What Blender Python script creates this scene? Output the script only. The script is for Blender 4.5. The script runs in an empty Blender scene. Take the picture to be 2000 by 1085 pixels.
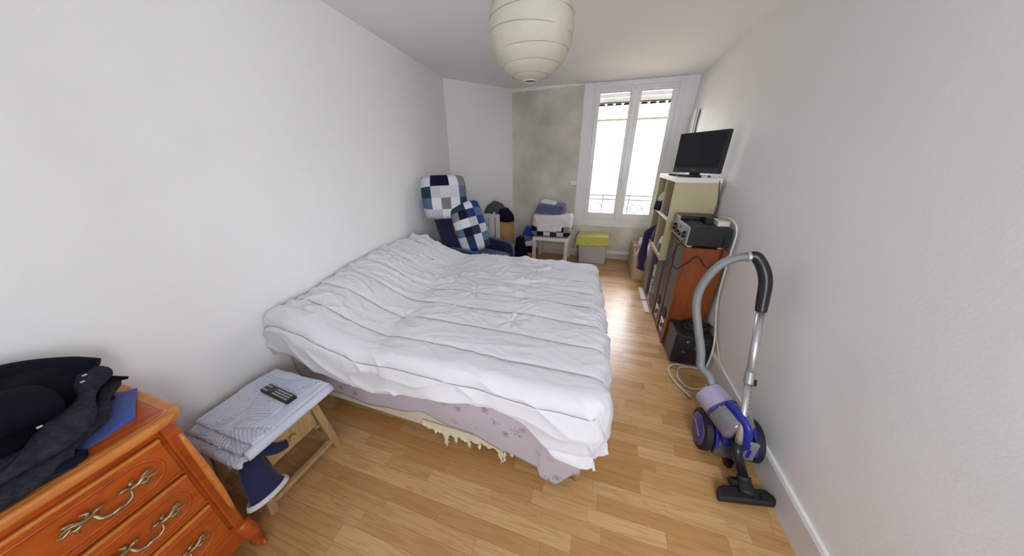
import bpy, math, random
import numpy as np
from mathutils import Vector, Matrix
random.seed(7); np.random.seed(7)
scene = bpy.context.scene
COL = scene.collection
PI = math.pi

# ---------------------------------------------------------------- camera
F_PX, YAW, PITCH, ROLL, EYE = 528.0, math.radians(17.45), math.radians(23.65), math.radians(-0.3), 1.5
_f = Vector((-math.sin(YAW)*math.cos(PITCH), math.cos(YAW)*math.cos(PITCH), -math.sin(PITCH)))
_r = Vector((math.cos(YAW), math.sin(YAW), 0)); _u = _r.cross(_f)
CR = _r*math.cos(ROLL)+_u*math.sin(ROLL); CU = _u*math.cos(ROLL)-_r*math.sin(ROLL); CF = _f
cd = bpy.data.cameras.new('camera'); cam = bpy.data.objects.new('camera', cd); COL.objects.link(cam)
cd.sensor_fit = 'HORIZONTAL'; cd.sensor_width = 36; cd.lens = F_PX/2000*36; cd.clip_start = 0.02; cd.clip_end = 200
m = Matrix((CR, CU, -CF)).transposed().to_4x4(); m.translation = (0, 0, EYE)
cam.matrix_world = m; scene.camera = cam

# ---------------------------------------------------------------- light and exposure
scene.view_settings.view_transform = 'Standard'; scene.view_settings.look = 'None'
scene.view_settings.gamma = 1; scene.view_settings.use_curve_mapping = False
scene.view_settings.exposure = 3.2
w = bpy.data.worlds.new('overcast_sky'); scene.world = w; w.use_nodes = True
bg = w.node_tree.nodes['Background']; bg.inputs[0].default_value = (0.93, 0.97, 1.04, 1); bg.inputs[1].default_value = 2.6
pd = bpy.data.lights.new('window_portal', 'AREA'); pd.shape = 'RECTANGLE'; pd.size = 1.2; pd.size_y = 1.9
pd.cycles.is_portal = True
po = bpy.data.objects.new('window_portal', pd); COL.objects.link(po); po.location = (0.28, 4.72, 1.5); po.rotation_euler = (-PI/2, 0, 0)
pd2 = pd.copy(); pd2.size = .8; pd2.size_y = 1.55
po = bpy.data.objects.new('added_back_window_portal', pd2); COL.objects.link(po); po.location = (.60, -1.30, 1.575); po.rotation_euler = (PI/2, 0, 0)  # sampling portal for the added rear window
pd3 = pd.copy(); pd3.size = .55; pd3.size_y = 1.0
po = bpy.data.objects.new('added_side_window_portal', pd3); COL.objects.link(po); po.location = (1.18, -.56, 1.525); po.rotation_euler = (PI/2, 0, PI/2)  # sampling portal for the added side window

# ---------------------------------------------------------------- pixel helpers (a pixel gives a direction; the plane gives the distance)
def ray(px, py): return CR*((px-1000)/F_PX)+CU*((542.5-py)/F_PX)+CF
def PX(px, py, x): d = ray(px, py); return Vector((0, 0, EYE))+d*(x/d.x)
def PY(px, py, y): d = ray(px, py); return Vector((0, 0, EYE))+d*(y/d.y)
def PZ(px, py, z): d = ray(px, py); return Vector((0, 0, EYE))+d*((z-EYE)/d.z)
def to_px(x, y, z):
    p = Vector((x, y, z-EYE)); c = p.dot(CF)
    return (1000+F_PX*p.dot(CR)/c, 542.5-F_PX*p.dot(CU)/c, c)

# ---------------------------------------------------------------- materials
def new_mat(name):
    mt = bpy.data.materials.new(name); mt.use_nodes = True
    nt = mt.node_tree; return mt, nt, nt.nodes['Principled BSDF']
def N(nt, t, **k):
    n = nt.nodes.new(t)
    for a, b in k.items(): setattr(n, a, b)
    return n
def rgba(c): return (c[0], c[1], c[2], 1)
def sr(*c):   # sRGB 0-255 to linear
    return tuple(((x/255)/12.92 if x/255 <= .04045 else ((x/255+.055)/1.055)**2.4) for x in c)
def mat(name, col, rough=.5, metal=0, var=.0, vscale=6, bump=0, bscale=60, spec=.5, trans=0, sheen=0, coord='Object', stretch=None, col2=None):
    mt, nt, b = new_mat(name)
    b.inputs['Roughness'].default_value = rough; b.inputs['Metallic'].default_value = metal
    b.inputs['Specular IOR Level'].default_value = spec
    if sheen: b.inputs['Sheen Weight'].default_value = sheen
    b.inputs['Base Color'].default_value = rgba(col)
    if var or bump or col2:
        tc = N(nt, 'ShaderNodeTexCoord'); src = tc.outputs[coord]
        if stretch:
            mp = N(nt, 'ShaderNodeMapping'); mp.inputs['Scale'].default_value = stretch
            nt.links.new(src, mp.inputs[0]); src = mp.outputs[0]
        if var or col2:
            no = N(nt, 'ShaderNodeTexNoise'); no.inputs['Scale'].default_value = vscale; no.inputs['Detail'].default_value = 5
            nt.links.new(src, no.inputs['Vector'])
            mx = N(nt, 'ShaderNodeMix', data_type='RGBA')
            rp = N(nt, 'ShaderNodeMapRange'); rp.inputs[1].default_value = .3; rp.inputs[2].default_value = .7
            nt.links.new(no.outputs[0], rp.inputs[0]); nt.links.new(rp.outputs[0], mx.inputs[0])
            c2 = col2 or tuple(min(1, x*(1-var)) for x in col)
            mx.inputs[6].default_value = rgba(col); mx.inputs[7].default_value = rgba(c2)
            nt.links.new(mx.outputs[2], b.inputs['Base Color'])
        if bump:
            n2 = N(nt, 'ShaderNodeTexNoise'); n2.inputs['Scale'].default_value = bscale; n2.inputs['Detail'].default_value = 4
            nt.links.new(src, n2.inputs['Vector'])
            bp = N(nt, 'ShaderNodeBump'); bp.inputs['Strength'].default_value = bump; bp.inputs['Distance'].default_value = .01
            nt.links.new(n2.outputs[0], bp.inputs['Height']); nt.links.new(bp.outputs[0], b.inputs['Normal'])
    if trans:
        b.inputs['Transmission Weight'].default_value = trans
    return mt
M = {}
M['wall'] = mat('white_wall_paint', (.905, .905, .90), .75, var=.02, vscale=2, bump=.06, bscale=90, spec=.25)
M['ceil'] = mat('ceiling_paint', (.93, .93, .93), .8, bump=.04, bscale=60, spec=.2)
M['cement'] = mat('bare_cement', sr(234, 230, 218), .9, col2=sr(190, 186, 174), vscale=2.0, bump=.25, bscale=25, spec=.2)
M['plaster_edge'] = mat('broken_plaster', sr(190, 180, 165), .9, bump=.5, bscale=80)
M['pvc'] = mat('white_pvc', (.82, .83, .83), .35, var=.02)
M['trim'] = mat('white_gloss_trim', (.80, .80, .79), .4, var=.03)
M['subfloor'] = mat('dark_underlay', (.10, .06, .03), .9, var=.1)
M['facade'] = mat('cream_render', sr(192, 178, 154), .9, var=.08, vscale=1.2, bump=.1)
M['fascia'] = mat('white_fascia', sr(238, 236, 234), .8, var=.03)
M['darkline'] = mat('dark_line_grey', sr(58, 58, 60), .5, var=.1)
M['tile'] = mat('old_roof_tile', sr(92, 84, 78), .85, var=.3, vscale=9)
M['street'] = mat('street_asphalt', sr(110, 110, 108), .9, var=.2)
M['iron'] = mat('pale_iron', sr(92, 96, 106), .4, var=.05)

def wood_mat(name, c1, c2, c3, rnd, rough, gscale=(1.6, 22, 6)):
    mt, nt, b = new_mat(name); L = nt.links.new
    tc = N(nt, 'ShaderNodeTexCoord'); 
    if rnd == 'object': rn = N(nt, 'ShaderNodeObjectInfo').outputs['Random']
    elif rnd == 'island': rn = N(nt, 'ShaderNodeNewGeometry').outputs['Random Per Island']
    else:
        v = N(nt, 'ShaderNodeValue'); v.outputs[0].default_value = .35; rn = v.outputs[0]
    cx = N(nt, 'ShaderNodeCombineXYZ'); mu = N(nt, 'ShaderNodeMath', operation='MULTIPLY'); mu.inputs[1].default_value = 37
    L(rn, mu.inputs[0])
    for i in range(3): L(mu.outputs[0], cx.inputs[i])
    ad = N(nt, 'ShaderNodeVectorMath', operation='ADD'); L(tc.outputs['Object'], ad.inputs[0]); L(cx.outputs[0], ad.inputs[1])
    mp = N(nt, 'ShaderNodeMapping'); mp.inputs['Scale'].default_value = gscale; L(ad.outputs[0], mp.inputs[0])
    n1 = N(nt, 'ShaderNodeTexNoise'); n1.inputs['Scale'].default_value = 1.6; n1.inputs['Detail'].default_value = 3; n1.inputs['Distortion'].default_value = .6
    L(mp.outputs[0], n1.inputs['Vector'])
    rg = N(nt, 'ShaderNodeMath', operation='MULTIPLY'); rg.inputs[1].default_value = 9; L(n1.outputs[0], rg.inputs[0])
    fr = N(nt, 'ShaderNodeMath', operation='PINGPONG'); fr.inputs[1].default_value = 1; L(rg.outputs[0], fr.inputs[0])
    mp2 = N(nt, 'ShaderNodeMapping'); mp2.inputs['Scale'].default_value = (gscale[0]*3, gscale[1]*9, gscale[2]*3); L(ad.outputs[0], mp2.inputs[0])
    n2 = N(nt, 'ShaderNodeTexNoise'); n2.inputs['Scale'].default_value = 2; n2.inputs['Detail'].default_value = 4; L(mp2.outputs[0], n2.inputs['Vector'])
    pw = N(nt, 'ShaderNodeMath', operation='POWER'); pw.inputs[1].default_value = 2.5; L(fr.outputs[0], pw.inputs[0])
    m1 = N(nt, 'ShaderNodeMix', data_type='RGBA'); m1.inputs[6].default_value = rgba(c1); m1.inputs[7].default_value = rgba(c2)
    if rnd == 'fixed': L(n2.outputs[0], m1.inputs[0])
    else: L(rn, m1.inputs[0])
    m2 = N(nt, 'ShaderNodeMix', data_type='RGBA'); m2.inputs[7].default_value = rgba(c3); L(m1.outputs[2], m2.inputs[6])
    k = N(nt, 'ShaderNodeMath', operation='MULTIPLY'); k.inputs[1].default_value = .38; L(pw.outputs[0], k.inputs[0])
    k2 = N(nt, 'ShaderNodeMath', operation='MULTIPLY_ADD'); k2.inputs[1].default_value = .35; L(n2.outputs[0], k2.inputs[0]); L(k.outputs[0], k2.inputs[2])
    k3 = N(nt, 'ShaderNodeMath', operation='SUBTRACT'); k3.inputs[1].default_value = .12; k3.use_clamp = True; L(k2.outputs[0], k3.inputs[0])
    L(k3.outputs[0], m2.inputs[0]); L(m2.outputs[2], b.inputs['Base Color'])
    b.inputs['Roughness'].default_value = rough
    bp = N(nt, 'ShaderNodeBump'); bp.inputs['Strength'].default_value = .05; bp.inputs['Distance'].default_value = .004
    L(n2.outputs[0], bp.inputs['Height']); L(bp.outputs[0], b.inputs['Normal'])
    return mt
PC = (sr(211, 171, 118), sr(182, 135, 80), sr(150, 101, 54))
M['plank'] = wood_mat('laminate_plank', *PC, 'object', .3)
M['plank_far'] = wood_mat('laminate_plank_far', *PC, 'island', .3)
M['cherry'] = wood_mat('cherry_wood', sr(196, 96, 34), sr(172, 76, 22), sr(126, 48, 12), 'fixed', .24, (9, 1.2, 9))
M['cherry_light'] = wood_mat('cherry_wood_golden', sr(212, 138, 66), sr(196, 116, 48), sr(150, 80, 28), 'fixed', .26, (9, 1.2, 9))  # lighter golden cherry for the top, mouldings and beads
M['walnut'] = wood_mat('speaker_veneer', sr(150, 78, 30), sr(128, 60, 22), sr(92, 40, 14), 'fixed', .35, (14, 14, 1.4))
M['pine'] = wood_mat('raw_pine', sr(190, 160, 112), sr(172, 140, 92), sr(138, 104, 62), 'fixed', .6, (8, 8, 2))
M['brass'] = mat('aged_brass', sr(176, 158, 120), .38, metal=.85, var=.35, vscale=60)
M['black'] = mat('black_plastic', (.012, .012, .014), .35, var=.1)
M['blackmat'] = mat('matt_black_plastic', (.014, .014, .016), .6, var=.2, vscale=30)
M['screen'] = mat('tv_screen', (.006, .008, .013), .12, var=.05)
M['darkgrey'] = mat('dark_grey_plastic', sr(62, 62, 66), .5, var=.1)
M['silver'] = mat('silver_panel', sr(170, 170, 172), .35, metal=.6, var=.05)
M['grille'] = mat('grey_speaker_cloth', sr(112, 110, 110), .8, var=.1, vscale=80, bump=.2, bscale=400)
M['greycab'] = mat('mid_grey_laminate', sr(104, 104, 110), .55, var=.08)
M['chrome'] = mat('brushed_steel_tube', sr(205, 205, 208), .38, metal=.85, var=.04)
M['hose'] = mat('grey_hose_plastic', sr(136, 138, 140), .45, var=.06)
M['purple'] = mat('violet_plastic', sr(78, 66, 150), .3, var=.1)
M['bluep'] = mat('royal_blue_plastic', sr(34, 40, 150), .3, var=.1)
M['vacgrey'] = mat('pewter_plastic', sr(104, 102, 100), .35, metal=.3, var=.1)
M['lilac'] = mat('lilac_grey_plastic', sr(170, 164, 188), .35, var=.06)
M['clear'] = mat('smoked_clear_plastic', sr(120, 120, 124), .12, var=.2, vscale=12)
M['shelf'] = mat('cream_foil_board', sr(190, 180, 140), .55, var=.06, vscale=4)
M['shelfwhite'] = mat('white_foil_board', sr(232, 230, 224), .45, var=.03)
M['card'] = mat('brown_cardboard', sr(196, 156, 104), .85, var=.1, vscale=8)
M['cardin'] = mat('pale_cardboard', sr(206, 180, 144), .85, var=.08)
M['cardwhite'] = mat('white_cardboard', sr(212, 210, 212), .8, var=.05)
M['ink'] = mat('black_print', sr(52, 50, 56), .8, var=.1)
M['cable_w'] = mat('white_cable', sr(222, 216, 204), .5, var=.05)
M['cable_b'] = mat('black_cable', (.02, .02, .022), .5, var=.05)
M['whitelac'] = mat('white_lacquer', sr(232, 230, 222), .4, var=.03)
M['greyplastic'] = mat('grey_storage_plastic', sr(186, 182, 184), .5, var=.04)
def fabric(name, c, var=.15, vs=7, sheen=.2, bump=.25, bs=260, col2=None):
    return mat(name, c, .9, var=var, vscale=vs, sheen=sheen, bump=bump, bscale=bs, spec=.15, col2=col2)
M['duvet'] = fabric('white_duvet_cotton', sr(224, 224, 229), .03, 3, .05, .08, 300)
M['cream_fab'] = fabric('cream_bed_lining', sr(214, 204, 180), .08)
M['mattress'] = fabric('mattress_ticking', sr(205, 198, 200), .06)
M['navy'] = fabric('navy_upholstery', sr(40, 44, 76), .12, 12)
M['navy_light'] = fabric('pale_navy_upholstery', sr(88, 96, 140), .12, 9)  # lighter navy for the seat and piping
M['lime'] = fabric('lime_towel', sr(214, 216, 110), .18, 30, .4, .7, 180)
M['denim'] = fabric('faded_denim', sr(108, 118, 150), .35, 30)
M['whitefab'] = fabric('white_linen', sr(232, 226, 232), .05)
M['coal'] = fabric('black_navy_wool', sr(15, 16, 28), .25, 8, 0, .15)
M['charcoal'] = fabric('charcoal_knit', sr(54, 57, 68), .6, 70, 0, .8, 160)
M['blueshirt'] = fabric('blue_cotton', sr(70, 88, 164), .15, 12)
M['royal'] = fabric('royal_blue_sports_cloth', sr(34, 70, 150), .15, 12)
M['darkcloth'] = fabric('dark_navy_cloth', sr(22, 23, 42), .3, 12, 0)
M['greycloth'] = fabric('grey_cloth', sr(120, 118, 128), .3, 14)
M['purplecloth'] = fabric('purple_cloth', sr(52, 42, 84), .25, 12)
M['olive'] = fabric('grey_green_anorak', sr(82, 84, 84), .25, 10)
M['sweatpurple'] = fabric('violet_cloth', sr(96, 74, 120), .2, 20)
M['stitch'] = mat('grey_thread', sr(138, 136, 144), .9, var=.05)
M['paper'] = mat('white_paper', sr(228, 234, 242), .7, var=.04)
M['whitetrim'] = fabric('white_fleece_trim', sr(216, 214, 218), .1, 20, .3, .6, 120)
M['fluff'] = fabric('torn_cream_wadding', sr(226, 216, 186), .1, 20, .3, .8, 90)
M['bulbcap'] = mat('lamp_metal', sr(180, 178, 170), .4, metal=.8, var=.05)

def glass_mat():
    mt, nt, b = new_mat('window_glass'); nt.nodes.remove(b); L = nt.links.new
    tr = N(nt, 'ShaderNodeBsdfTransparent'); gl = N(nt, 'ShaderNodeBsdfGlossy'); gl.inputs['Roughness'].default_value = .02
    fr = N(nt, 'ShaderNodeFresnel'); fr.inputs[0].default_value = 1.3
    mx = N(nt, 'ShaderNodeMixShader'); L(fr.outputs[0], mx.inputs[0]); L(tr.outputs[0], mx.inputs[1]); L(gl.outputs[0], mx.inputs[2])
    L(mx.outputs[0], nt.nodes['Material Output'].inputs[0]); return mt
M['glass'] = glass_mat()
def paper_mat():
    mt, nt, b = new_mat('rice_paper'); L = nt.links.new
    tc = N(nt, 'ShaderNodeTexCoord'); no = N(nt, 'ShaderNodeTexNoise'); no.inputs['Scale'].default_value = 40; no.inputs['Detail'].default_value = 6
    L(tc.outputs['Object'], no.inputs['Vector'])
    mx = N(nt, 'ShaderNodeMix', data_type='RGBA'); mx.inputs[6].default_value = rgba(sr(236, 233, 220)); mx.inputs[7].default_value = rgba(sr(226, 221, 202)); L(no.outputs[0], mx.inputs[0])
    L(mx.outputs[2], b.inputs['Base Color']); b.inputs['Roughness'].default_value = .85; b.inputs['Specular IOR Level'].default_value = .15
    tl = N(nt, 'ShaderNodeBsdfTranslucent'); L(mx.outputs[2], tl.inputs[0])
    ms = N(nt, 'ShaderNodeMixShader'); ms.inputs[0].default_value = .35; L(b.outputs[0], ms.inputs[1]); L(tl.outputs[0], ms.inputs[2])
    L(ms.outputs[0], nt.nodes['Material Output'].inputs[0]); return mt
M['ricepaper'] = paper_mat()
PATCH = [sr(22, 24, 52), sr(216, 216, 222), sr(36, 66, 124), sr(132, 134, 140), sr(196, 200, 206), sr(44, 62, 78), sr(92, 110, 140), sr(232, 232, 236)]
def patch_mat(name, nx, ny, seed):
    mt, nt, b = new_mat(name); L = nt.links.new
    tc = N(nt, 'ShaderNodeTexCoord'); mp = N(nt, 'ShaderNodeMapping'); mp.inputs['Scale'].default_value = (nx, ny, 1); L(tc.outputs['UV'], mp.inputs[0])
    fl = N(nt, 'ShaderNodeVectorMath', operation='FLOOR'); L(mp.outputs[0], fl.inputs[0])
    ad = N(nt, 'ShaderNodeVectorMath', operation='ADD'); ad.inputs[1].default_value = (seed+.5, seed*2+.5, .5); L(fl.outputs[0], ad.inputs[0])
    wn = N(nt, 'ShaderNodeTexWhiteNoise', noise_dimensions='3D'); L(ad.outputs[0], wn.inputs['Vector'])
    cr = N(nt, 'ShaderNodeValToRGB'); cr.color_ramp.interpolation = 'CONSTANT'
    e = cr.color_ramp.elements; e[0].color = rgba(PATCH[0]); e[0].position = 0; e[1].position = 1/8; e[1].color = rgba(PATCH[1])
    for i in range(2, 8):
        x = e.new(i/8); x.color = rgba(PATCH[i])
    L(wn.outputs['Value'], cr.inputs[0]); L(cr.outputs[0], b.inputs['Base Color'])
    b.inputs['Roughness'].default_value = .85; b.inputs['Specular IOR Level'].default_value = .2
    return mt
def floral_mat():
    mt, nt, b = new_mat('floral_sheet'); L = nt.links.new
    tc = N(nt, 'ShaderNodeTexCoord')
    vo = N(nt, 'ShaderNodeTexVoronoi'); vo.inputs['Scale'].default_value = 11; L(tc.outputs['Object'], vo.inputs['Vector'])
    wv = N(nt, 'ShaderNodeTexNoise'); wv.inputs['Scale'].default_value = 110; wv.inputs['Detail'].default_value = 3; L(tc.outputs['Object'], wv.inputs['Vector'])
    ad = N(nt, 'ShaderNodeMath', operation='MULTIPLY_ADD'); ad.inputs[1].default_value = .9; L(wv.outputs[0], ad.inputs[0]); L(vo.outputs['Distance'], ad.inputs[2])
    rp = N(nt, 'ShaderNodeMapRange'); rp.inputs[1].default_value = .50; rp.inputs[2].default_value = .72; L(ad.outputs[0], rp.inputs[0])
    mx = N(nt, 'ShaderNodeMix', data_type='RGBA'); mx.inputs[6].default_value = rgba(sr(140, 132, 146)); mx.inputs[7].default_value = rgba(sr(190, 183, 191)); L(rp.outputs[0], mx.inputs[0])
    L(mx.outputs[2], b.inputs['Base Color']); b.inputs['Roughness'].default_value = .9; b.inputs['Specular IOR Level'].default_value = .15
    return mt
M['floral'] = floral_mat()

# ---------------------------------------------------------------- mesh helpers
WL = {}
def rot(axis, a): return Matrix.Rotation(a, 4, axis)
class MB:
    def __init__(s): s.v = []; s.f = []; s.uv = {}; s.X = None
    def add(s, vs, fs, uvs=None):
        o = len(s.v)
        for i, p in enumerate(vs):
            p = Vector(p); s.v.append(s.X @ p if s.X else p)
            if uvs: s.uv[o+i] = uvs[i]
        s.f += [tuple(i+o for i in f) for f in fs]; return s
    def box(s, x0, x1, y0, y1, z0, z1):
        return s.add([(x0,y0,z0),(x1,y0,z0),(x1,y1,z0),(x0,y1,z0),(x0,y0,z1),(x1,y0,z1),(x1,y1,z1),(x0,y1,z1)],
                     [(0,3,2,1),(4,5,6,7),(0,1,5,4),(1,2,6,5),(2,3,7,6),(3,0,4,7)])
    def bar(s, p0, p1, w, d, up=(0,0,1)):
        p0, p1 = Vector(p0), Vector(p1); a = (p1-p0).normalized(); x = a.cross(Vector(up))
        if x.length < 1e-4: x = a.cross(Vector((0,1,0)))
        x.normalize(); y = x.cross(a).normalized(); vs = []
        for p in (p0, p1):
            for i, j in ((-1,-1),(1,-1),(1,1),(-1,1)): vs.append(p+x*(w/2*i)+y*(d/2*j))
        return s.add(vs, [(0,1,2,3),(7,6,5,4),(0,4,5,1),(1,5,6,2),(2,6,7,3),(3,7,4,0)])
    def cyl(s, p0, p1, r0, r1=None, n=20, caps=True):
        r1 = r0 if r1 is None else r1
        return s.tube([p0, p1], [r0, r1], n, caps)
    def tube(s, path, r, n=10, caps=True, flat=1.0, up=None):
        P = [Vector(p) for p in path]; k = len(P); rs = r if hasattr(r, '__len__') else [r]*k
        vs = []; fs = []; ref = None
        for i, p in enumerate(P):
            t = (P[min(i+1,k-1)]-P[max(i-1,0)]).normalized()
            if ref is None:
                ref = Vector(up) if up else (Vector((0,0,1)) if abs(t.z) < .9 else Vector((1,0,0)))
            a = t.cross(ref)
            if a.length < 1e-5: a = t.cross(Vector((.3,.7,.1)))
            a.normalize(); b = a.cross(t).normalized(); ref = b
            for j in range(n):
                q = 2*PI*j/n; vs.append(p+a*(rs[i]*math.cos(q))+b*(rs[i]*flat*math.sin(q)))
        for i in range(k-1):
            for j in range(n):
                fs.append((i*n+j, i*n+(j+1) % n, (i+1)*n+(j+1) % n, (i+1)*n+j))
        if caps: fs.append(tuple(range(n-1,-1,-1))); fs.append(tuple((k-1)*n+j for j in range(n)))
        return s.add(vs, fs)
    def lathe(s, prof, c=(0,0,0), n=32, cap=True):
        vs = []; fs = []; k = len(prof)
        for r, z in prof:
            for j in range(n): q = 2*PI*j/n; vs.append((c[0]+r*math.cos(q), c[1]+r*math.sin(q), c[2]+z))
        for i in range(k-1):
            for j in range(n): fs.append((i*n+j, i*n+(j+1) % n, (i+1)*n+(j+1) % n, (i+1)*n+j))
        if cap: fs.append(tuple(range(n-1,-1,-1))); fs.append(tuple((k-1)*n+j for j in range(n)))
        return s.add(vs, fs)
    def prism(s, pts, d):   # pts: list of 3D points (planar), d: extrusion vector
        k = len(pts); d = Vector(d); vs = [Vector(p) for p in pts]+[Vector(p)+d for p in pts]
        fs = [tuple(range(k-1,-1,-1)), tuple(range(k, 2*k))]+[(i,(i+1) % k,k+(i+1) % k,k+i) for i in range(k)]
        return s.add(vs, fs)
    def soft(s, c, size, k=5, n=10, amp=0, freq=8, seed=0, R=None, pinch=0):
        """rounded soft box: cube surface pushed to a p-norm ball, with noise"""
        pts = {}; vs = []; fs = []; rng = np.random.RandomState(seed); ph = rng.rand(12)*6.28
        def vid(i, j, l):
            key = (i, j, l)
            if key not in pts:
                p = [2*x/n-1 for x in key]
                q = [math.copysign(math.sin(abs(x)*PI/2)**.8, x) for x in p]
                nr = sum(abs(x)**k for x in q)**(1/k); q = [x/nr for x in q]
                h = 1
                if amp:
                    h += amp*(math.sin(freq*q[0]+ph[0]+2*q[1])*math.sin(freq*.8*q[1]+ph[1])+.7*math.sin(freq*1.7*q[0]+ph[2]+freq*q[2])+.5*math.sin(freq*2.3*q[1]+ph[3]-freq*1.4*q[0]))
                zz = q[2]
                if pinch: zz *= 1-pinch*(abs(q[0])**3*abs(q[1])**3)
                v = Vector((q[0]*size[0]/2*h, q[1]*size[1]/2*h, zz*size[2]/2*(1+(h-1)*1.5)))
                if R: v = R @ v
                pts[key] = len(vs); vs.append(v+Vector(c))
            return pts[key]
        for a in range(n):
            for b in range(n):
                for (f, flip) in ((0, 1), (n, 0)):
                    for q in (((a,b,f),(a+1,b,f),(a+1,b+1,f),(a,b+1,f)), ((b,f,a),(b,f,a+1),(b+1,f,a+1),(b+1,f,a)), ((f,a,b),(f,a+1,b),(f,a+1,b+1),(f,a,b+1))):
                        ids = [vid(*x) for x in q]
                        fs.append(tuple(reversed(ids)) if flip else tuple(ids))
        return s.add(vs, fs)
    def heap(s, c, rx, ry, h, seed=0, rotz=0, fold=.25, p=2.2, nr=22, na=56, fk=5):
        rng = np.random.RandomState(seed); ph = rng.rand(16)*6.28; d = rng.rand()*PI
        vs = []; fs = []; cz, sz = math.cos(rotz), math.sin(rotz)
        def noise(x, y):
            a = x*math.cos(d)+y*math.sin(d); b = -x*math.sin(d)+y*math.cos(d)
            v = math.sin(fk*a+ph[0]+1.3*math.sin(2*b+ph[1]))+.6*math.sin(fk*1.9*a+ph[2]+1.7*b+1.5*math.sin(2.5*b+ph[3]))+.4*math.sin(fk*2.2*b+ph[4]+math.sin(3*a))
            return v/2
        for i in range(nr+1):
            t = i/nr
            for j in range(na):
                q = 2*PI*j/na
                out = 1+.10*math.sin(2*q+ph[5])+.08*math.sin(3*q+ph[6])+.05*math.sin(7*q+ph[7])
                x, y = t*math.cos(q)*out, t*math.sin(q)*out
                z = h*max(0, 1-t**p)**.55*(1+fold*noise(x*1.5, y*1.5)*min(1, .12+1.6*t))
                X, Y = x*rx, y*ry
                vs.append((c[0]+X*cz-Y*sz, c[1]+X*sz+Y*cz, c[2]+max(z, .001)))
        for i in range(nr):
            for j in range(na): fs.append((i*na+j, (i+1)*na+j, (i+1)*na+(j+1) % na, i*na+(j+1) % na))
        fs.append(tuple(nr*na+j for j in range(na-1,-1,-1)))
        return s.add(vs, fs)
    def build(s, name, mt, parent=None, smooth=False, bevel=0, subsurf=0, solid=0, base=None, seg=2):
        if parent is None:
            if base is None:
                lo = [min(p[i] for p in s.v) for i in range(3)]; hi = [max(p[i] for p in s.v) for i in range(3)]
                base = Vector(((lo[0]+hi[0])/2, (lo[1]+hi[1])/2, lo[2]))
            o0 = Vector(base)
        else: o0 = WL[parent.name]
        me = bpy.data.meshes.new(name); me.from_pydata([tuple(p-o0) for p in s.v], [], s.f); me.validate()
        if s.uv:
            ul = me.uv_layers.new(name='UVMap')
            for lp in me.loops: ul.data[lp.index].uv = s.uv.get(lp.vertex_index, (0, 0))
        me.materials.append(M[mt] if isinstance(mt, str) else mt)
        if smooth: me.polygons.foreach_set('use_smooth', [True]*len(me.polygons))
        o = bpy.data.objects.new(name, me); COL.objects.link(o)
        if parent is None: o.location = o0
        else: o.parent = parent
        WL[o.name] = o0
        if solid:
            q = o.modifiers.new('solid', 'SOLIDIFY'); q.thickness = solid; q.offset = -1
        if bevel:
            q = o.modifiers.new('bevel', 'BEVEL'); q.width = bevel; q.segments = seg; q.limit_method = 'ANGLE'; q.angle_limit = .6
        if subsurf:
            q = o.modifiers.new('sub', 'SUBSURF'); q.levels = subsurf; q.render_levels = subsurf
        return o
def tag(o, label=None, cat=None, group=None, kind=None):
    if label: o['label'] = label
    if cat: o['category'] = cat
    if group: o['group'] = group
    if kind: o['kind'] = kind
    return o
def thing(name, base, label=None, cat=None, group=None, kind=None):
    o = bpy.data.objects.new(name, None); o.empty_display_size = .05; COL.objects.link(o); o.location = base; WL[o.name] = Vector(base)
    return tag(o, label, cat, group, kind)
def struct(o): o['kind'] = 'structure'; return o
def bez(pts, n=24):   # Catmull-Rom through points
    P = [Vector(p) for p in pts]; out = []
    P = [P[0]*2-P[1]]+P+[P[-1]*2-P[-2]]
    for i in range(1, len(P)-2):
        for k in range(n):
            t = k/n; a, b, c, d = P[i-1:i+3]
            out.append(.5*((2*b)+(c-a)*t+(2*a-5*b+4*c-d)*t*t+(3*b-a-3*c+d)*t**3))
    out.append(P[-2]); return out

# ================================================================ ROOM SHELL
H = 2.44; YF = 4.5; YB = -1.15
def wl(y): return -1.853-.107*(y-1.83)          # left wall line
def wr(z): return .958+.052*z/H                 # right wall leans out a little
CORN = (wl(3.66), 3.66); DIAG = (-1.395, YF)
a = MB().add([(wl(YB)-.3, YB, -.012), (1.2, YB, -.012), (1.2, YF+.3, -.012), (wl(YF)-.3, YF+.3, -.012)], [(0, 1, 2, 3)])
a.prism([(wl(YB)-.3, YB, -.06), (1.2, YB, -.06), (1.2, YF+.25, -.06), (wl(YF)-.3, YF+.25, -.06)], (0, 0, .048))
floor = struct(a.build('floor', 'subfloor', base=(0, 0, 0)))
# planks
PW = .0648; rng = random.Random(3)
planks = []; y = .289-PW*22
lens = [.26, .33, .40, .47, .54]
row = 0
while y < YF:
    x = wl(y)-.05-rng.random()*.4
    while x < .955:
        L = rng.choice(lens)
        x0, x1 = x, x+L
        if x1 > wl(y)+.02 and y > YB:
            planks.append((max(x0, wl(y)+.002), min(x1, .956), y, x0, L))
        x += L
    y += PW; row += 1
def area(pl):
    x0, x1, y0 = pl[0], pl[1], pl[2]
    cx, cy = (x0+x1)/2, y0+PW/2
    if cy < .12: return 0
    if -1.75 < cx < -.02 and 1.12 < cy < 2.45: return 0
    if cx < -1.2 and cy < .32: return 0
    u, v, c = to_px(cx, cy, 0)
    if c < .1 or not (-20 < u < 2020 and v < 1100): return 0
    return (x1-x0)*PW/c**3
planks.sort(key=lambda p: -area(p))
pm = {}
def plank_mesh(L):
    L = round(L, 3)
    if L not in pm:
        q = MB().box(-L/2+.0004, L/2-.0004, -PW/2+.0004, PW/2-.0004, -.010, 0)
        me = bpy.data.meshes.new('plank'); me.from_pydata([tuple(v) for v in q.v], [], q.f); me.materials.append(M['plank']); pm[L] = me
    return pm[L]
far = MB()
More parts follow.
